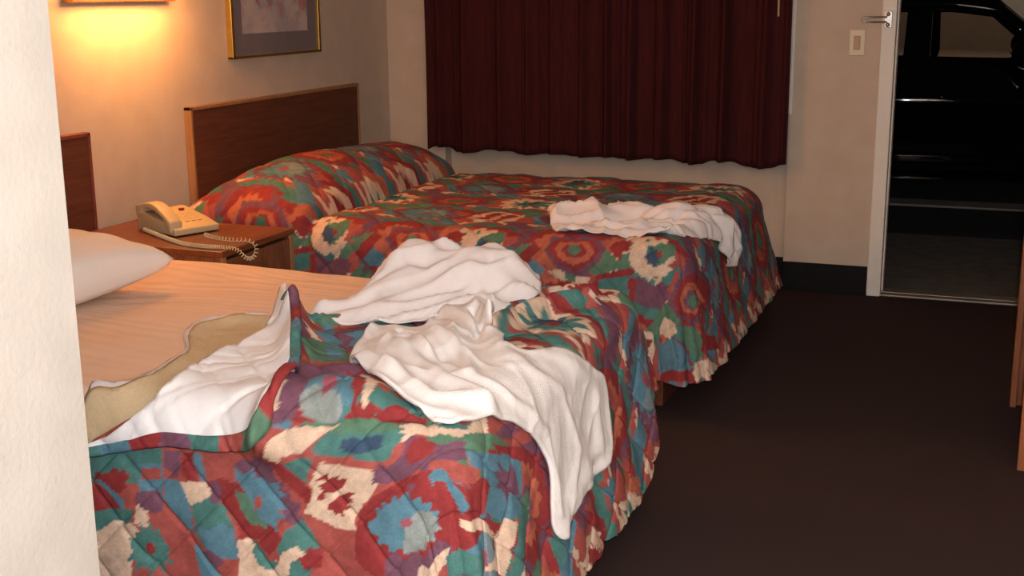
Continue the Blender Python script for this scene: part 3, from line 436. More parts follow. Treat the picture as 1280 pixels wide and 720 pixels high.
# a thin caulk seam runs down the edge of the bay
# ------------------------------------------------------------------ curtain
cur=thing('window_curtain','long burgundy pleated curtain drawn across the front window','curtain',(1.22,6.08,.63))
nu,nv=760,40
x=np.linspace(.258,2.168,nu)[:,None]; tz=np.linspace(0,1,nv)[None,:]
ph=x*2*PI/.15+1.1*np.sin(x*5.1)+.6*np.sin(x*13.7+1)
fold=1-2.2*(.5-.5*np.cos(ph))**5-.7*(.5-.5*np.cos(ph*1.37+2))**9+.10*np.sin(x*2*PI/.047+2*np.sin(x*9))
amp=.020*(1+.35*np.sin(x*3.3+2))
Yc=6.085+amp*fold*(1.05-.25*tz)+.003*np.sin(tz*9+x*20)
hem=.648+.012*np.tanh(3*np.sin(ph*.5+.4))*(.6+.4*np.sin(x*4))-.012*(x-.26)
Zc=hem+(2.12-hem)*tz
Xc=x+.010*np.cos(ph)*(1-.4*tz)+0*tz
me=grid_me('curtain_panel',Xc,Yc+0*x,Zc)
cp=link(me,'curtain_panel',M['curtain'],cur,True); solid(cp,.003,0)
tube('curtain_rod',[(.2,6.085,2.14),(2.24,6.085,2.14)],.013,M['white'],cur)
for e_ in (.22,2.2): box('rod_bracket',(e_,6.07,2.12),(e_+.025,6.18,2.16),M['white'],cur,bev=.003)
wand=tag(tube('curtain_wand',[(2.118,6.03,1.34),(2.113,6.03,1.75),(2.11,6.045,2.11)],.0045,M['cord'],None,8),'thin cream plastic wand hanging in front of burgundy curtain','curtain wand')

# ------------------------------------------------------------------ wall fittings
sw=thing('light_switch','ivory light switch plate on the wall beside the doorway','light switch',(2.468,D0,1.215))
bm=bmesh.new(); add_box(bm,(2.431,D0-.007,1.155),(2.503,D0,1.275),.003)
link(bm_me(bm,'switch_plate'),'switch_plate',M['plate'],sw)
box('switch_toggle',(2.452,D0-.012,1.183),(2.482,D0-.006,1.247),M['toggle'],sw,bev=.0025)
lat=thing('door_guard','steel swing bar door guard on white door frame','door guard',(2.6,D0-.02,1.32))
boxes('latch_plate',[((2.588,D0-.030,1.285),(2.622,D0-.02,1.36))],M['steel'],lat,bev=.002)
for z_ in (1.298,1.347):
    bm=bmesh.new(); bmesh.ops.create_uvsphere(bm,u_segments=12,v_segments=8,radius=.010,matrix=Matrix.Translation((2.603,D0-.034,z_)))
    link(bm_me(bm,'latch_knob'),'latch_knob',M['steel'],lat,True)
tube('latch_bar',[(2.60,D0-.036,1.334),(2.50,D0-.045,1.334),(2.492,D0-.046,1.331),(2.487,D0-.047,1.3225),(2.492,D0-.046,1.314),(2.50,D0-.045,1.311),(2.60,D0-.036,1.311)],.004,M['steel'],lat,8)
# framed picture over the far headboard
pic=thing('framed_picture','framed pink floral print above the far headboard','picture',(0,5.03,1.19))
y0,y1,z0,z1=4.65,5.41,1.188,1.80; fwid=.020
boxes('frame',[((0.001,y0,z0),(.030,y0+fwid,z1)),((0.001,y1-fwid,z0),(.030,y1,z1)),((0.001,y0,z0),(.030,y1,z0+.012)),((0.001,y0,z1-.018),(.030,y1,z1))],M['gold'],pic,bev=.003)
boxes('mat_board',[((.002,y0+.01,z0+.008),(.016,y0+.10,z1-.01)),((.002,y1-.10,z0+.008),(.016,y1-.01,z1-.01)),((.002,y0+.10,z0+.008),(.016,y1-.10,z0+.105)),((.002,y0+.10,z1-.10),(.016,y1-.10,z1-.01))],M['mat'],pic)
bm=bmesh.new(); add_box(bm,(-.004,-.29,-.215),(.004,.29,.215))
pp=link(bm_me(bm,'art_print'),'art_print',M['picture'],pic); pp.location=Vector((.010,5.03,1.495))-Vector(pic.location)
# wall lamp between the beds
lamp=thing('wall_lamp','lit wall lamp with wooden bottom rail, between the two headboards','lamp',(0,3.94,1.436))
ly0,ly1=3.64,4.24
boxes('bottom_rail',[((0.001,ly0+.012,1.436),(.045,ly1-.012,1.462))],M['woodtop'],lamp,bev=.003)
for e_ in (ly0,ly1-.012): box('end_cap',(0.001,e_,1.436),(.048,e_+.012,1.468),M['brass'],lamp,bev=.002)
boxes('backplate',[((0.001,ly0+.05,1.462),(.012,ly1-.05,1.74)),((.010,3.92,1.58),(.07,3.96,1.62))],M['brass'],lamp,bev=.002)
bm=bmesh.new(); k=24
for (zz,rx,ry) in ((1.478,.050,.285),(1.60,.046,.265),(1.72,.040,.24)):
    pass
ring=[]
for zz,rx,ry in ((1.474,.048,.292),(1.60,.044,.275),(1.725,.038,.25)):
    ring.append([bm.verts.new((.130+rx*1.2*np.sign(math.cos(2*PI*i/k))*abs(math.cos(2*PI*i/k))**.35,3.94+ry*np.sign(math.sin(2*PI*i/k))*abs(math.sin(2*PI*i/k))**.35,zz)) for i in range(k)])
for a_,b_ in zip(ring[:-1],ring[1:]):
    for i in range(k): bm.faces.new((a_[i],a_[(i+1)%k],b_[(i+1)%k],b_[i]))
link(bm_me(bm,'lamp_shade'),'lamp_shade',M['shade'],lamp,True)
box('bulb_diffuser',(.085,3.69,1.486),(.175,4.19,1.496),M['bulb'],lamp,bev=.002)

# headboards
def headboard(y0,y1,z0,z1,label,band,x1=.034):
    t=thing('headboard',label,'headboard',(0,(y0+y1)/2,z0),'headboards on the wall')
    box('panel',(.004,y0+.012,z0),(x1,y1-.012,z1-.012),M['hbwood'],t)
    boxes('edge_trim',[((.003,y0,z0),(x1+.003,y0+.014,z1)),((.003,y1-.014,z0),(x1+.003,y1,z1)),((.003,y0,z1-.014),(x1+.003,y1,z1))],band,t,bev=.002)
    return t
hb2=headboard(4.306,5.764,.0,1.013,'dark wooden headboard of the far bed, under the picture',M['edgeband'])
hb1=headboard(2.22,3.688,.0,.977,'dark wooden headboard partly hidden behind the white partition wall',M['edgered'])

# ------------------------------------------------------------------ beds
def bed(B,label,x0=.06):
    cy=(B.y0+B.y1)/2
    t=thing('bed',label,'bed',((x0+B.x1)/2,cy,0),'two double beds')
    i=.035
    box('base',(x0+.05,B.y0+.09,0),(B.x1-.09,B.y1-.09,.20),M['wood'],t,bev=.004)
    box('box_spring',(x0,B.y0+i,.20),(B.x1-i,B.y1-i,.38),M['mattress'],t,bev=.03)
    box('mattress',(x0,B.y0+i,.385),(B.x1-i,B.y1-i,B.z-.022),M['mattress'],t,bev=.05)
    return t
bed(B2,'far double bed standing below the burgundy curtained window')
bed(B1,'near double bed standing beside the partition, turned down at its head end')

def sheared(B,g,umax,v0,v1,step,hfun,cut=None,pat=True,ou=0,ov=0,extra=()):
    vs=np.arange(v0,v1+step*.5,step); gl=np.array([g(v_) for v_ in vs]); n=int((umax-gl.min())/step)
    s=np.linspace(0,1,n)[:,None]
    U=gl[None,:]+(umax-gl[None,:])*s; V=np.repeat(vs[None,:],n,0)
    # pull everything past the hem back on to the hem
    cx=np.minimum(U,B.x1-B.r); cy=np.clip(V,B.y0+B.r,B.y1-B.r); du,dv=U-cx,V-cy; d=np.hypot(du,dv)
    dm=B.hem(U,V) if cut is None else cut+0*U
    k=np.where(d>dm,dm/np.maximum(d,1e-9),1.); mask=d<dm+step*1.3
    U2=cx+du*k; V2=cy+dv*k
    X,Y,Z,_=B.P(U2,V2,hfun(U2,V2))
    return grid_me('cloth',X,Y,Z,mask,pattern(U2,V2,ou=ou,ov=ov,extra=extra) if pat else None)
def up(o):
    me=o.data
    if sum(p.normal.z for p in list(me.polygons)[::200])<0: me.flip_normals()
    return o
# far spread over pillows
PER=MOTIF['PER']
F2=[(c_,[(a_+k_*PER,b_) for a_,b_ in pl]) for k_ in (-3,-2,-1,0) for c_,pl in MOTIF['F']]+MOTIF['K']
o=link(sheared(B2,lambda v_:.05,B2.x1+.55,B2.y0-.48,B2.y1+.48,.0065,h_spread2,ou=.06,ov=.17,extra=F2),'bedspread',M['print'],None,True)
up(o); solid(o,.007)
tag(o,'southwestern patterned quilted bedspread made up over the far bed','bedspread','patterned quilted bedspreads')
# near: sheet, blanket, spread with its turned-back corner
def h_sheet(u,v):
    return .0015+.0010*np.sin(v*150+22*vnoise(u*1.6,v*3,31)+7*u)*vnoise(u*3,v*14,33)+.0012*np.sin(v*61+12*vnoise(u*2,v*3,35)-6*u)*vnoise(u*2+4,v*9,36)+wob(u,v,41,5,.005)
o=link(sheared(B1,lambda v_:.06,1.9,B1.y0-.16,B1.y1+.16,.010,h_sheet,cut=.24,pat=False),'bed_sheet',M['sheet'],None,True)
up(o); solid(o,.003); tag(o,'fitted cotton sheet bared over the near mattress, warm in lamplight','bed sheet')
vb=[-9]; 
hl=DATA['fold']; hd=DATA['head']
gp=[(1.0,1.0),(1.2,2.00)]
pts=[(v_,u_) for u_,v_ in hl]+[(v_,u_) for u_,v_ in hd]+[(3.45,1.99),(4.2,1.99)]
pts=[(1.0,1.10),(2.0,1.22)]+pts
pts.sort(); pv=np.array([p[0] for p in pts]); pu=np.array([p[1] for p in pts])
def g1(v_): return float(np.interp(v_,pv,pu)+.006*math.sin(v_*60))
N1=[('salmon',[(1.20,2.10),(2.14,2.13),(2.25,2.0),(2.3,1.5),(1.2,1.5)])]+MOTIF['N']
sp=thing('bedspread','southwestern patterned quilted bedspread pulled down on the near bed, white lining showing','bedspread',(1.8,2.8,.6),'patterned quilted bedspreads')
o=link(sheared(B1,g1,B1.x1+.55,B1.y0-.53,B1.y1+.53,.0047,h_spread1,extra=N1),'quilt_top',M['print'],sp,True)
up(o); solid(o,.007)
# turned-back corner: lining up, from the fold to the bound edge
fl=[(1.20,2.03)]+hl+[(1.39,2.765)]
bi=DATA['binding']
poly=fl+[p for p in bi[::-1]]+[(1.20,2.015)]
def h_flap(u,v):
    base=h_spread1(u,v)
    f=segdist(u,v,fl)
    roll=.012*np.exp(-(f/.03)**2)
    return np.maximum(base,.014)+.016+roll+quilt(u,v,.13,.0022,.001)+.0015*np.sin(u*75+v*42)*vnoise(u*9,v*9,51)+wob(u,v,53,10,.004)
o=patch('turned_back_lining',B1,poly,h_flap,.008,M['lining'],sp,.006,edge=.012,edge_h=.0)
o['label']='white quilted lining turned face up'
strip('binding',B1,[(1.20,2.020)]+bi,.026,h_flap,M['print'],sp,side=1)
strip('binding',B1,[(1.40,2.765)]+hd,.022,h_spread1,M['print'],sp,ou=.3,side=1)
def h_topsheet(u,v): return .006+.012*np.exp(-(segdist(u,v,DATA['topsheet'][:11])/.012)**2)+wob(u,v,65,16,.004)
o=patch('folded_sheet',B1,DATA['topsheet'],h_topsheet,.010,M['muslin'],None,.003,edge=.008,edge_h=.006)
tag(o,'wavy white top sheet edge peeking out from under the tan blanket','sheet')
def h_blanket(u,v): return .014+.016*np.exp(-(segdist(u,v,DATA['blanket'][:11])/.03)**2)+wob(u,v,61,16,.006)
o=patch('blanket',B1,DATA['blanket'],h_blanket,.010,M['blanket'],None,.006,edge=.010,edge_h=.004)
tag(o,'tan blanket edge showing between the sheet and the turned-back bedspread lining','blanket')
# crumpled linen
def h_bunch(u,v):
    return .026+np.clip(.014*sst((u-1.5)/.1),0,1)+ridges(u,v,DATA['bunch_r'])+wob(u,v,71,8,.010)+ridged(u,v,72,4,22,.022,math.radians(50))+ridged(u,v,75,9,9,.007)+.006*np.sin((u*.62-v)*62+5*vnoise(u*4,v*4,73))
o=patch('crumpled_sheet',B1,DATA['bunch'],h_bunch,.007,M['muslin'],None,.003,edge=.03,edge_h=.016)
tag(o,'crumpled white top sheet heaped at far edge of the near bed','crumpled sheet')
def h_towel(u,v):
    s=.014+ridges(u,v,DATA['bump'])+.006
    return np.maximum(h_smooth1(u,v)+.004,s)+.008+ridged(u,v,82,4,15,.016,math.radians(-48))*(1-.75*sst((u-1.98)/.15))+ridged(u,v,85,9,11,.006)*(1-sst((u-2.)/.15))+ridges(u,v,DATA['towel_r'])+wob(u,v,81,7,.010)*(1-.6*sst((u-2.05)/.15))+.0003*np.sin((v+.25*u)*190)*sst((u-2.1)/.1)
o=patch('bath_towel',B1,DATA['towel'],h_towel,.006,M['terry'],None,.009,edge=.014,edge_h=-.003)
tag(o,'white terry towel trailing over the foot corner of the near bed','towel')
def h_ftowel(u,v):
    return .024+ridges(u,v,DATA['ftowel_r'])+wob(u,v,91,14,.008)+ridged(u,v,92,5,26,.024,math.radians(12))+ridged(u,v,95,12,16,.010)+.005*np.sin((v-u*.25)*85+7*vnoise(u*5,v*5,93))
o=patch('crumpled_towel',B2,DATA['ftowel'],h_ftowel,.007,M['muslin'],None,.004,edge=.02,edge_h=.008)
tag(o,'crumpled white cotton towel lying across the foot end of the far bed','towel')

# near pillow
def pillow_me(L,W,T):
    n=64; a=np.linspace(-1,1,n)
    A,Bb=np.meshgrid(a,a,indexing='ij')
    A2=np.sign(A)*np.abs(A)**.9; B2_=np.sign(Bb)*np.abs(Bb)**.9
    px=A2*L/2*(1-.07*(1-B2_**2)); py=B2_*W/2*(1-.07*(1-A2**2))
    e=np.clip((1-A2**2)*(1-B2_**2),0,1)**.34
    wr=.006*np.sin(A2*14+3*B2_)*np.clip(1-e,0,1)*np.sqrt(e)+.010*(vnoise(px*12,py*12,5)-.5)*e
    top=T*.52*e+wr; bot=-T*.48*e
    co=np.concatenate([np.stack([px,py,top],-1).reshape(-1,3),np.stack([px,py,bot],-1).reshape(-1,3)])
    i=np.arange(n*n).reshape(n,n); q=np.stack([i[:-1,:-1],i[1:,:-1],i[1:,1:],i[:-1,1:]],-1).reshape(-1,4)
    q=np.concatenate([q,q[:,::-1]+n*n])
    me=raw_me('pillow',co,q); bm=bmesh.new(); bm.from_mesh(me); bmesh.ops.remove_doubles(bm,verts=bm.verts[:],dist=.0006); bm.to_mesh(me); bm.free()
    return me
o=link(pillow_me(.50,.90,.215),'pillow',M['pillow'],None,True)
o.location=(.545,2.64,.695); o.rotation_euler=(0,math.radians(3),math.radians(-3))
tag(o,'white pillow at the head of the near bed, beside partition wall','pillow')

# ------------------------------------------------------------------ nightstand
nsy0,nsy1,nsx,nz=3.47,3.94,.72,.62
ns=thing('nightstand','walnut nightstand with one drawer between the two beds','nightstand',(.39,3.7,0))
box('top',(.04,nsy0,nz-.022),(nsx,nsy1,nz),M['woodtop'],ns,bev=.003)
box('side_panel',(.05,nsy0+.008,0),(nsx-.012,nsy0+.026,nz-.022),M['woodfront'],ns)
box('side_panel',(.05,nsy1-.026,0),(nsx-.012,nsy1-.008,nz-.022),M['woodfront'],ns)
box('back_panel',(.052,nsy0+.026,.05),(.064,nsy1-.026,nz-.022),M['wood'],ns)
box('shelf',(.064,nsy0+.026,.10),(nsx-.03,nsy1-.026,.118),M['wood'],ns)
for e_ in (nsy1-.028,nsy0+.006): box('front_trim',(nsx-.014,e_,0),(nsx-.004,e_+.022,nz-.022),M['edgeband'],ns,bev=.001)
dw=box('drawer',(.10,nsy0+.034,nz-.185),(nsx-.004,nsy1-.034,nz-.034),M['woodfront'],ns,bev=.003)
tube('knob',[(nsx-.004,3.70,nz-.105),(nsx+.010,3.70,nz-.105),(nsx+.014,3.70,nz-.105),(nsx+.022,3.70,nz-.105)],[.006,.006,.014,.011],M['brass'],dw,16)
# ------------------------------------------------------------------ telephone
ph_=thing('telephone','beige corded desk telephone on the nightstand','telephone',(.33,3.78,nz))
def rotz(o,a): o.rotation_euler=(0,0,a)
PX=Vector((.335,3.765,nz)); ang=math.radians(-22)
ca,sa=math.cos(ang),math.sin(ang)
def W(a,b,c): return (PX.x+a*ca-b*sa,PX.y+a*sa+b*ca,PX.z+c)
def prism_l(name,poly,b0,b1,m,parent,bev=.0):
    """side profile (along, up) swept across the telephone"""
    bm=bmesh.new(); v1=[bm.verts.new(W(p[0],b0,p[1])) for p in poly]; v2=[bm.verts.new(W(p[0],b1,p[1])) for p in poly]
    bm.faces.new(v1); bm.faces.new(v2[::-1]); n=len(poly)
    for i in range(n): bm.faces.new((v1[i],v1[(i+1)%n],v2[(i+1)%n],v2[i]))
    bmesh.ops.recalc_face_normals(bm,faces=bm.faces[:])
    if bev: bmesh.ops.bevel(bm,geom=bm.edges[:],offset=bev,segments=3,profile=.5,affect='EDGES')
    return link(bm_me(bm,name),name,m,parent,True)
prism_l('base',[(-.125,.004),(.125,.004),(.128,.026),(.06,.045),(-.09,.072),(-.125,.068)],-.092,.092,M['phone'],ph_,.005)
# handset on the near side
hs=[]
for t_ in np.linspace(0,1,15):
    a_=-.118+.225*t_; top=.092-.040*t_+.036*math.sin(PI*t_)
    hs.append((a_,top))
lo=[]
for t_ in np.linspace(1,0,15):
    a_=-.118+.225*t_; top=.092-.040*t_+.036*math.sin(PI*t_)
    w_=.022 if .2<t_<.8 else .040
    lo.append((a_,top-w_))
prism_l('handset',hs+lo,-.100,-.048,M['phone'],ph_,.006)
prism_l('handset_gap_shade',[(-.075,.050),(.045,.040),(.045,.052),(-.02,.068),(-.075,.074)],-.088,-.052,M['phonedark'],ph_,.002)  # darker block filling the gap under the handset, stands in for its shade
bm=bmesh.new()
for i in range(4):
    for j in range(3):
        a_=-.01+.026*i; b_=-.005+.026*j; z_=.066-.0182*(a_+.06)/.1
        r=bmesh.ops.create_cube(bm,size=1.)
        for v_ in r['verts']:
            v_.co=Vector(W(a_+v_.co.x*.015,b_+v_.co.y*.017,z_-.006+v_.co.z*.012))
link(bm_me(bm,'keypad'),'keypad',M['phonedark'],ph_)
bm=bmesh.new(); r=bmesh.ops.create_cube(bm,size=1.)
for v_ in r['verts']: v_.co=Vector(W(-.045+v_.co.x*.012,.045+v_.co.y*.018,.064+v_.co.z*.014))
link(bm_me(bm,'message_light'),'message_light',M['redled'],ph_)
# coiled cord
def coil(path,r,pitch,name,m,parent,wr=.0017,pitch2=.016):
    P=[Vector(p) for p in path]
    Q=[Vector(p) for p in smooth3(P,.002)]
    L=0; out=[]; t=(Q[1]-Q[0]).normalized(); a=t.cross(Vector((0,0,1))).normalized()
    S=[0]
    for i in range(1,len(Q)): S.append(S[-1]+(Q[i]-Q[i-1]).length)
    turns=S[-1]/pitch; n=int(turns*10); w=0.; ds=S[-1]/n
    j=0
    for i in range(n+1):
        s=S[-1]*i/n
        while j<len(S)-2 and S[j+1]<s: j+=1
        f=(s-S[j])/max(S[j+1]-S[j],1e-9); p=Q[j].lerp(Q[j+1],min(f,1)); t=(Q[j+1]-Q[j]).normalized()
        a=(a-t*a.dot(t)).normalized(); b=t.cross(a); q_=min(max((s/S[-1]-.5)/.2,0),1); w+=2*PI*ds/(pitch+(pitch2-pitch)*q_)
        out.append(p+a*math.cos(w)*r+b*math.sin(w)*r)
    return tube(name,out,wr,m,parent,5)
def smooth3(P,step):
    out=[]; n=len(P)
    for i in range(n-1):
        p0,p1,p2,p3=P[max(i-1,0)],P[i],P[i+1],P[min(i+2,n-1)]
        k=max(1,int((p2-p1).length/step))
        for j in range(k):
            t=j/k; out.append(.5*((2*p1)+(p2-p0)*t+(2*p0-5*p1+4*p2-p3)*t*t+(3*p1-p0-3*p2+p3)*t**3))
    out.append(P[-1]); return out
cord=[W(-.055,-.108,.012),(.50,3.535,nz+.008),(.62,3.505,nz+.008),(.70,3.51,nz+.008),(.735,3.535,nz-.004),(.752,3.56,nz-.035),(.758,3.60,nz-.040),(.748,3.635,nz-.010),(.715,3.64,nz+.008),(.65,3.635,nz+.008),(.56,3.655,nz+.008),(.50,3.69,nz+.008)]
coil(cord,.0064,.0068,'coiled_cord',M['cord'],ph_)


# ------------------------------------------------------------------ desk at the right edge
ds=thing('desk','orange oak desk standing against the right wall, only its edge in view','desk',(3.6,4.3,0))
box('leg_panel',(3.226,4.60,0),(3.248,4.66,.735),M['orangewood'],ds,bev=.003)
box('leg_panel',(3.246,3.955,0),(XR-.02,3.985,.735),M['orangewood'],ds,bev=.003)
box('leg_panel',(3.248,4.625,0),(XR-.02,4.655,.735),M['orangewood'],ds,bev=.003)
box('desk_top',(3.232,3.94,.735),(XR-.01,4.67,.76),M['orangewood'],ds,bev=.003)
box('back_panel',(XR-.05,3.985,.25),(XR-.03,4.625,.735),M['wood'],ds)

# ------------------------------------------------------------------ outside at night
struct(box('ground_walkway',(-6,D0+.25,-.12),(12,8.0,-.02),M['concrete']))
struct(box('ground_doorstep',(DL-.1,D0+.14,-.12),(DR+.1,D0+.25,-.02),M['concrete']))
struct(box('ground_parking',(-6,8.0,-.3),(12,24,-.12),M['asphalt']))
g=struct(box('ground_gutter',(-6,9.68,-.121),(12,9.95,-.105),M['kerb'],bev=.004))
struct(box('wall_opposite',(-8,20,-.12),(14,20.3,6.),M['stucco']))
GZ=-.12
def car():
    x0,x1=.15,4.75; yc=11.0; hw=.90
    t=thing('parked_car','black parked car seen from its side through the open doorway','car',((x0+x1)/2,yc,GZ))
    n=90; xs=np.linspace(x0,x1,n)
    def belt(x):   # height of the body's upper edge
        return np.interp(x,[.15,.25,.9,1.3,2.0,3.0,3.55,4.3,4.65,4.75],[.62,.86,.93,.95,.945,.925,.91,.80,.68,.52])
    def wid(x): 
        d=x-1.9; return hw+.02-.06*np.clip(d,-1.2,1.2)**2-np.clip(np.abs(d)-1.2,0,9)*.06-.02*np.clip(np.abs(d)-2.,0,9)**2*8
    prof=[(-.10,.02),(-.02,.06),(.0,.14),(-.012,.19),(-.004,.25),(.0,.40),(.012,.55),(.022,.615),(.024,.645),(.012,.67),(-.02,.74),(-.055,.86)]
    rings=[]
    bz=belt(xs); w=wid(xs)
    arch=np.zeros(n)
    for c_ in (1.15,3.98):
        a_=np.clip(.36**2-(xs-c_)**2,0,9); arch=np.maximum(arch,np.where(a_>0,np.sqrt(a_)+.32+GZ,0))
    X=[];Y=[];Z=[]
    for sgn in (-1,1):
        seq=prof if sgn<0 else prof[::-1]
        if sgn>0: # middle deck
            X.append(xs); Y.append(yc-(w-.30)); Z.append(bz+.02); X.append(xs); Y.append(yc+0*w); Z.append(bz+.035); X.append(xs); Y.append(yc+(w-.30)); Z.append(bz+.02)
            X.append(xs); Y.append(yc+w-.065); Z.append(bz)
        for (o_,z_) in seq:
            zz=np.where(bz<.93,.02+(z_-.02)*(bz-.02)/(.93-.02),z_)
            zz=np.maximum(zz,np.minimum(arch,bz-.03))
            X.append(xs); Y.append(yc+sgn*(w+o_)); Z.append(zz)
        if sgn<0: X.append(xs); Y.append(yc-(w-.065)); Z.append(bz)
    X=np.array(X);Y=np.array(Y);Z=np.array(Z)
    me=grid_me('body',X,Y,Z)
    bm=bmesh.new(); bm.from_mesh(me); 
    be=[e for e in bm.edges if e.is_boundary]; bmesh.ops.holes_fill(bm,edges=be,sides=0); bmesh.ops.recalc_face_normals(bm,faces=bm.faces[:]); bm.to_mesh(me); bm.free()
    link(me,'body',M['carpaint'],t,True)
    # roof and pillars
    def top(x): return np.interp(x,[.85,1.25,1.7,2.2,2.75,3.05,3.24,3.55],[.95,1.20,1.36,1.40,1.40,1.36,1.20,.93])
    xr=np.linspace(1.25,3.02,40); s_=np.linspace(-1,1,15)
    XX,SS=np.meshgrid(xr,s_,indexing='ij'); zt=top(XX)
    me=grid_me('roof',XX,yc+SS*(.60+0*XX),zt+.03*(1-SS**2)); o=link(me,'roof',M['carpaint'],t,True); solid(o,.03)
    def pillar(a,b,wd,name='pillar'):
        for sg in (-1,1):
            A=Vector((a[0],yc+sg*a[2],a[1])); Bv=Vector((b[0],yc+sg*b[2],b[1]))
            bm=bmesh.new(); vs=[]
            for P,wx in ((A,wd[0]),(Bv,wd[1])):
                for dx,dy in ((-.5,-.02),(.5,-.02),(.5,.02),(-.5,.02)): vs.append(bm.verts.new((P.x+dx*wx,P.y+dy,P.z)))
            bm.faces.new(vs[:4]); bm.faces.new(vs[4:])
            for i in range(4): bm.faces.new((vs[i],vs[(i+1)%4],vs[4+(i+1)%4],vs[4+i]))
            link(bm_me(bm,name),name,M['carpaint'],t)
    pillar((2.50,.90,.80),(2.50,1.39,.62),(.20,.18))
    pillar((3.50,.90,.80),(2.98,1.385,.61),(.16,.14))
    pillar((1.05,.90,.80),(1.38,1.27,.62),(.30,.20))
    # side rail over the door glass
    for sg in (-1,1):
        pts=[(x_,yc+sg*(.625+.10*max(0,(1.36-float(top(x_)))/.45)),float(top(x_))-.055) for x_ in np.linspace(1.25,3.30,26)]
        tube('roof_rail',pts,.062,M['carpaint'],t,10)
    # glass
    def quad(name,P,m):
        me=bpy.data.meshes.new(name); me.from_pydata(P,[],[tuple(range(len(P)))]); me.update(); o=link(me,name,m,t); solid(o,.005,0); return o
    for sg in (-1,1):
        Y=lambda z_: yc+sg*(.80-(z_-.9)*.38)
        quad('side_window',[(2.58,Y(.92),.92),(3.45,Y(.92),.92),(3.2,Y(1.16),1.16),(2.98,Y(1.30),1.30),(2.58,Y(1.35),1.35)],M['carglass'])
        quad('side_window',[(1.2,Y(.92),.92),(2.42,Y(.92),.92),(2.42,Y(1.35),1.35),(1.8,Y(1.33),1.33),(1.42,Y(1.22),1.22)],M['carglass'])
    quad('windscreen',[(3.55,yc-.76,.93),(3.55,yc+.76,.93),(3.02,yc+.60,1.37),(3.02,yc-.60,1.37)],M['carglass'])
    quad('rear_window',[(.85,yc-.72,.95),(.85,yc+.72,.95),(1.28,yc+.58,1.22),(1.28,yc-.58,1.22)],M['carglass'])
    # mirrors, handles, mouldings
    for sg in (-1,1):
        bm=bmesh.new(); bmesh.ops.create_uvsphere(bm,u_segments=24,v_segments=16,radius=1.,matrix=Matrix.Translation((3.30,yc+sg*(.98),.99))@Matrix.Diagonal((.125,.075,.115,1)))
        add_box(bm,(3.30,min(yc+sg*.78,yc+sg*.95),.93),(3.42,max(yc+sg*.78,yc+sg*.95),.965),.01)
        link(bm_me(bm,'wing_mirror'),'wing_mirror',M['carpaint'],t,True)
        for hx in (2.70,1.62):
            yy=yc+sg*(float(wid(hx))+.035)
            tube('door_handle',[(hx-.10,yy-sg*.03,.655),(hx-.085,yy,.66),(hx,yy+sg*.008,.662),(hx+.085,yy,.655),(hx+.10,yy-sg*.03,.645)],.013,M['carpaint'],t,10)
        for zz,r_ in ((.205,.010),(.02,.008)):
            pts=[(x_,yc+sg*(float(wid(x_))-.006 if zz>.1 else float(wid(x_))-.085),zz) for x_ in np.linspace(1.65,3.5,30)]
            tube('side_moulding',pts,r_*.6,M['carpaint'],t,8)
    for cx in (1.15,3.98):
        for sg in (-1,1):
            bm=bmesh.new(); prof=[(.0,.10),(.20,.10),(.215,.085),(.30,.10),(.325,.08),(.33,0),(.325,-.08),(.30,-.10),(.0,-.10)]
            k=36; R=[]
            for i in range(k):
                a_=2*PI*i/k; R.append([bm.verts.new((cx+r_*math.cos(a_),yc+sg*.74+w_,GZ+.33+r_*math.sin(a_))) for r_,w_ in prof[1:-1]])
            for i in range(k):
                for j in range(len(prof)-3): bm.faces.new((R[i][j],R[(i+1)%k][j],R[(i+1)%k][j+1],R[i][j+1]))
            bm.faces.new([R[i][0] for i in range(k)]); bm.faces.new([R[i][-1] for i in range(k)])
            wh=link(bm_me(bm,'wheel'),'wheel',M['rubber'],t,True)
            bm=bmesh.new()
            for i in range(7):
                a_=2*PI*i/7
                r=bmesh.ops.create_cube(bm,size=1.,matrix=Matrix.Translation((cx,yc+sg*.845,GZ+.33))@Matrix.Rotation(-a_,4,'Y')@Matrix.Translation((.11,0,0))@Matrix.Diagonal((.19,.02,.045,1)))
            o=link(bm_me(bm,'wheel_rim'),'wheel_rim',M['steel'],wh); o.location=(0,0,0)
    # front seats
    for yy in (yc-.36,yc+.36):
        bm=bmesh.new(); add_box(bm,(2.35,yy-.22,.25),(2.95,yy+.22,.42),.05); add_box(bm,(2.28,yy-.21,.35),(2.44,yy+.21,.90),.05)
        link(bm_me(bm,'car_seat'),'car_seat',M['seat'],t,True)
    for yy in (yc-.895,):
        box('side_marker',(2.53,yy+.25,1.345),(2.60,yy+.27,1.36),M['amber'],t)
    # lamps
    for sg in (-1,1):
        box('head_lamp',(4.55,yc+sg*.62-.14,.50),(4.68,yc+sg*.62+.14,.62),M['carglass'],t,bev=.02)
        box('tail_lamp',(.17,yc+sg*.62-.14,.58),(.27,yc+sg*.62+.14,.74),M['redled'],t,bev=.02)
    return t
car()


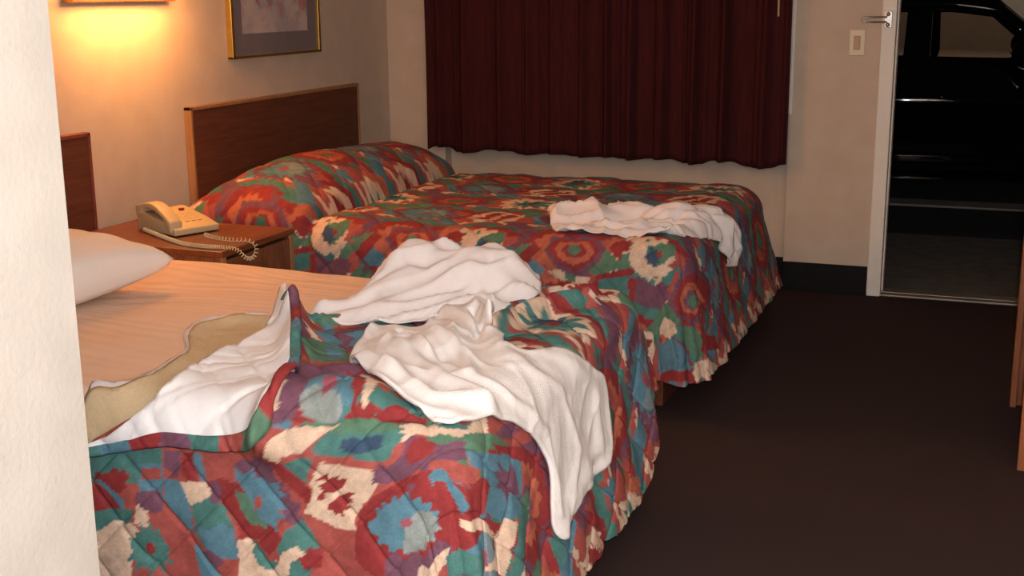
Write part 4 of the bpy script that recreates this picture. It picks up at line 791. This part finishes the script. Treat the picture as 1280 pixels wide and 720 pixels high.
# ------------------------------------------------------------------ lights
def area(name,loc,rot,size,energy,col,sy=None):
    l=bpy.data.lights.new(name,'AREA'); l.energy=energy; l.color=col; l.size=size
    if sy: l.shape='RECTANGLE'; l.size_y=sy
    o=bpy.data.objects.new(name,l); o.location=loc; o.rotation_euler=rot; C.objects.link(o); return o
def point(name,loc,energy,col,r=.02):
    l=bpy.data.lights.new(name,'POINT'); l.energy=energy; l.color=col; l.shadow_soft_size=r
    o=bpy.data.objects.new(name,l); o.location=loc; C.objects.link(o); return o
flash=point('camera_flash',(3.10356+.033,.012,1.45564+.05),190,(.95,.97,1.),.012)
area('added_room_fill',(3.5,-1.0,2.1),(math.radians(70),0,math.radians(12)),.9,15,(1.,.82,.68),.2)  # added warm fill from behind the camera, no fixture there
area('added_far_wall_fill',(3.,17.,5.),(math.radians(60),0,0),1.5,160,(1.,.86,.7))  # added lamp that brightens the opposite wall seen through the car windows

w=bpy.data.worlds.new('night'); bpy.context.scene.world=w; w.use_nodes=True
w.node_tree.nodes['Background'].inputs[0].default_value=(.012,.013,.018,1); w.node_tree.nodes['Background'].inputs[1].default_value=.3

# ------------------------------------------------------------------ camera
f_,yaw,pit,roll,cx_,cz_=1560.2,.369517,.231888,-.008715,3.10356,1.45564
cd=bpy.data.cameras.new('camera'); cam=bpy.data.objects.new('camera',cd); C.objects.link(cam)
cd.sensor_width=36; cd.lens=f_*36/1280; cd.clip_start=.02; cd.clip_end=200
fwd=Vector((-math.sin(yaw)*math.cos(pit),math.cos(yaw)*math.cos(pit),-math.sin(pit)))
r0=Vector((math.cos(yaw),math.sin(yaw),0)); u0=r0.cross(fwd)
r1=r0*math.cos(roll)+u0*math.sin(roll); u1=-r0*math.sin(roll)+u0*math.cos(roll)
cam.matrix_world=Matrix(((r1.x,u1.x,-fwd.x,cx_),(r1.y,u1.y,-fwd.y,0),(r1.z,u1.z,-fwd.z,cz_),(0,0,0,1)))
bpy.context.scene.camera=cam
s=bpy.context.scene
s.view_settings.view_transform='Standard'; s.view_settings.look='None'; s.view_settings.exposure=0.; s.view_settings.gamma=1; s.view_settings.use_curve_mapping=False
s.cycles.max_bounces=8; s.cycles.use_denoising=True
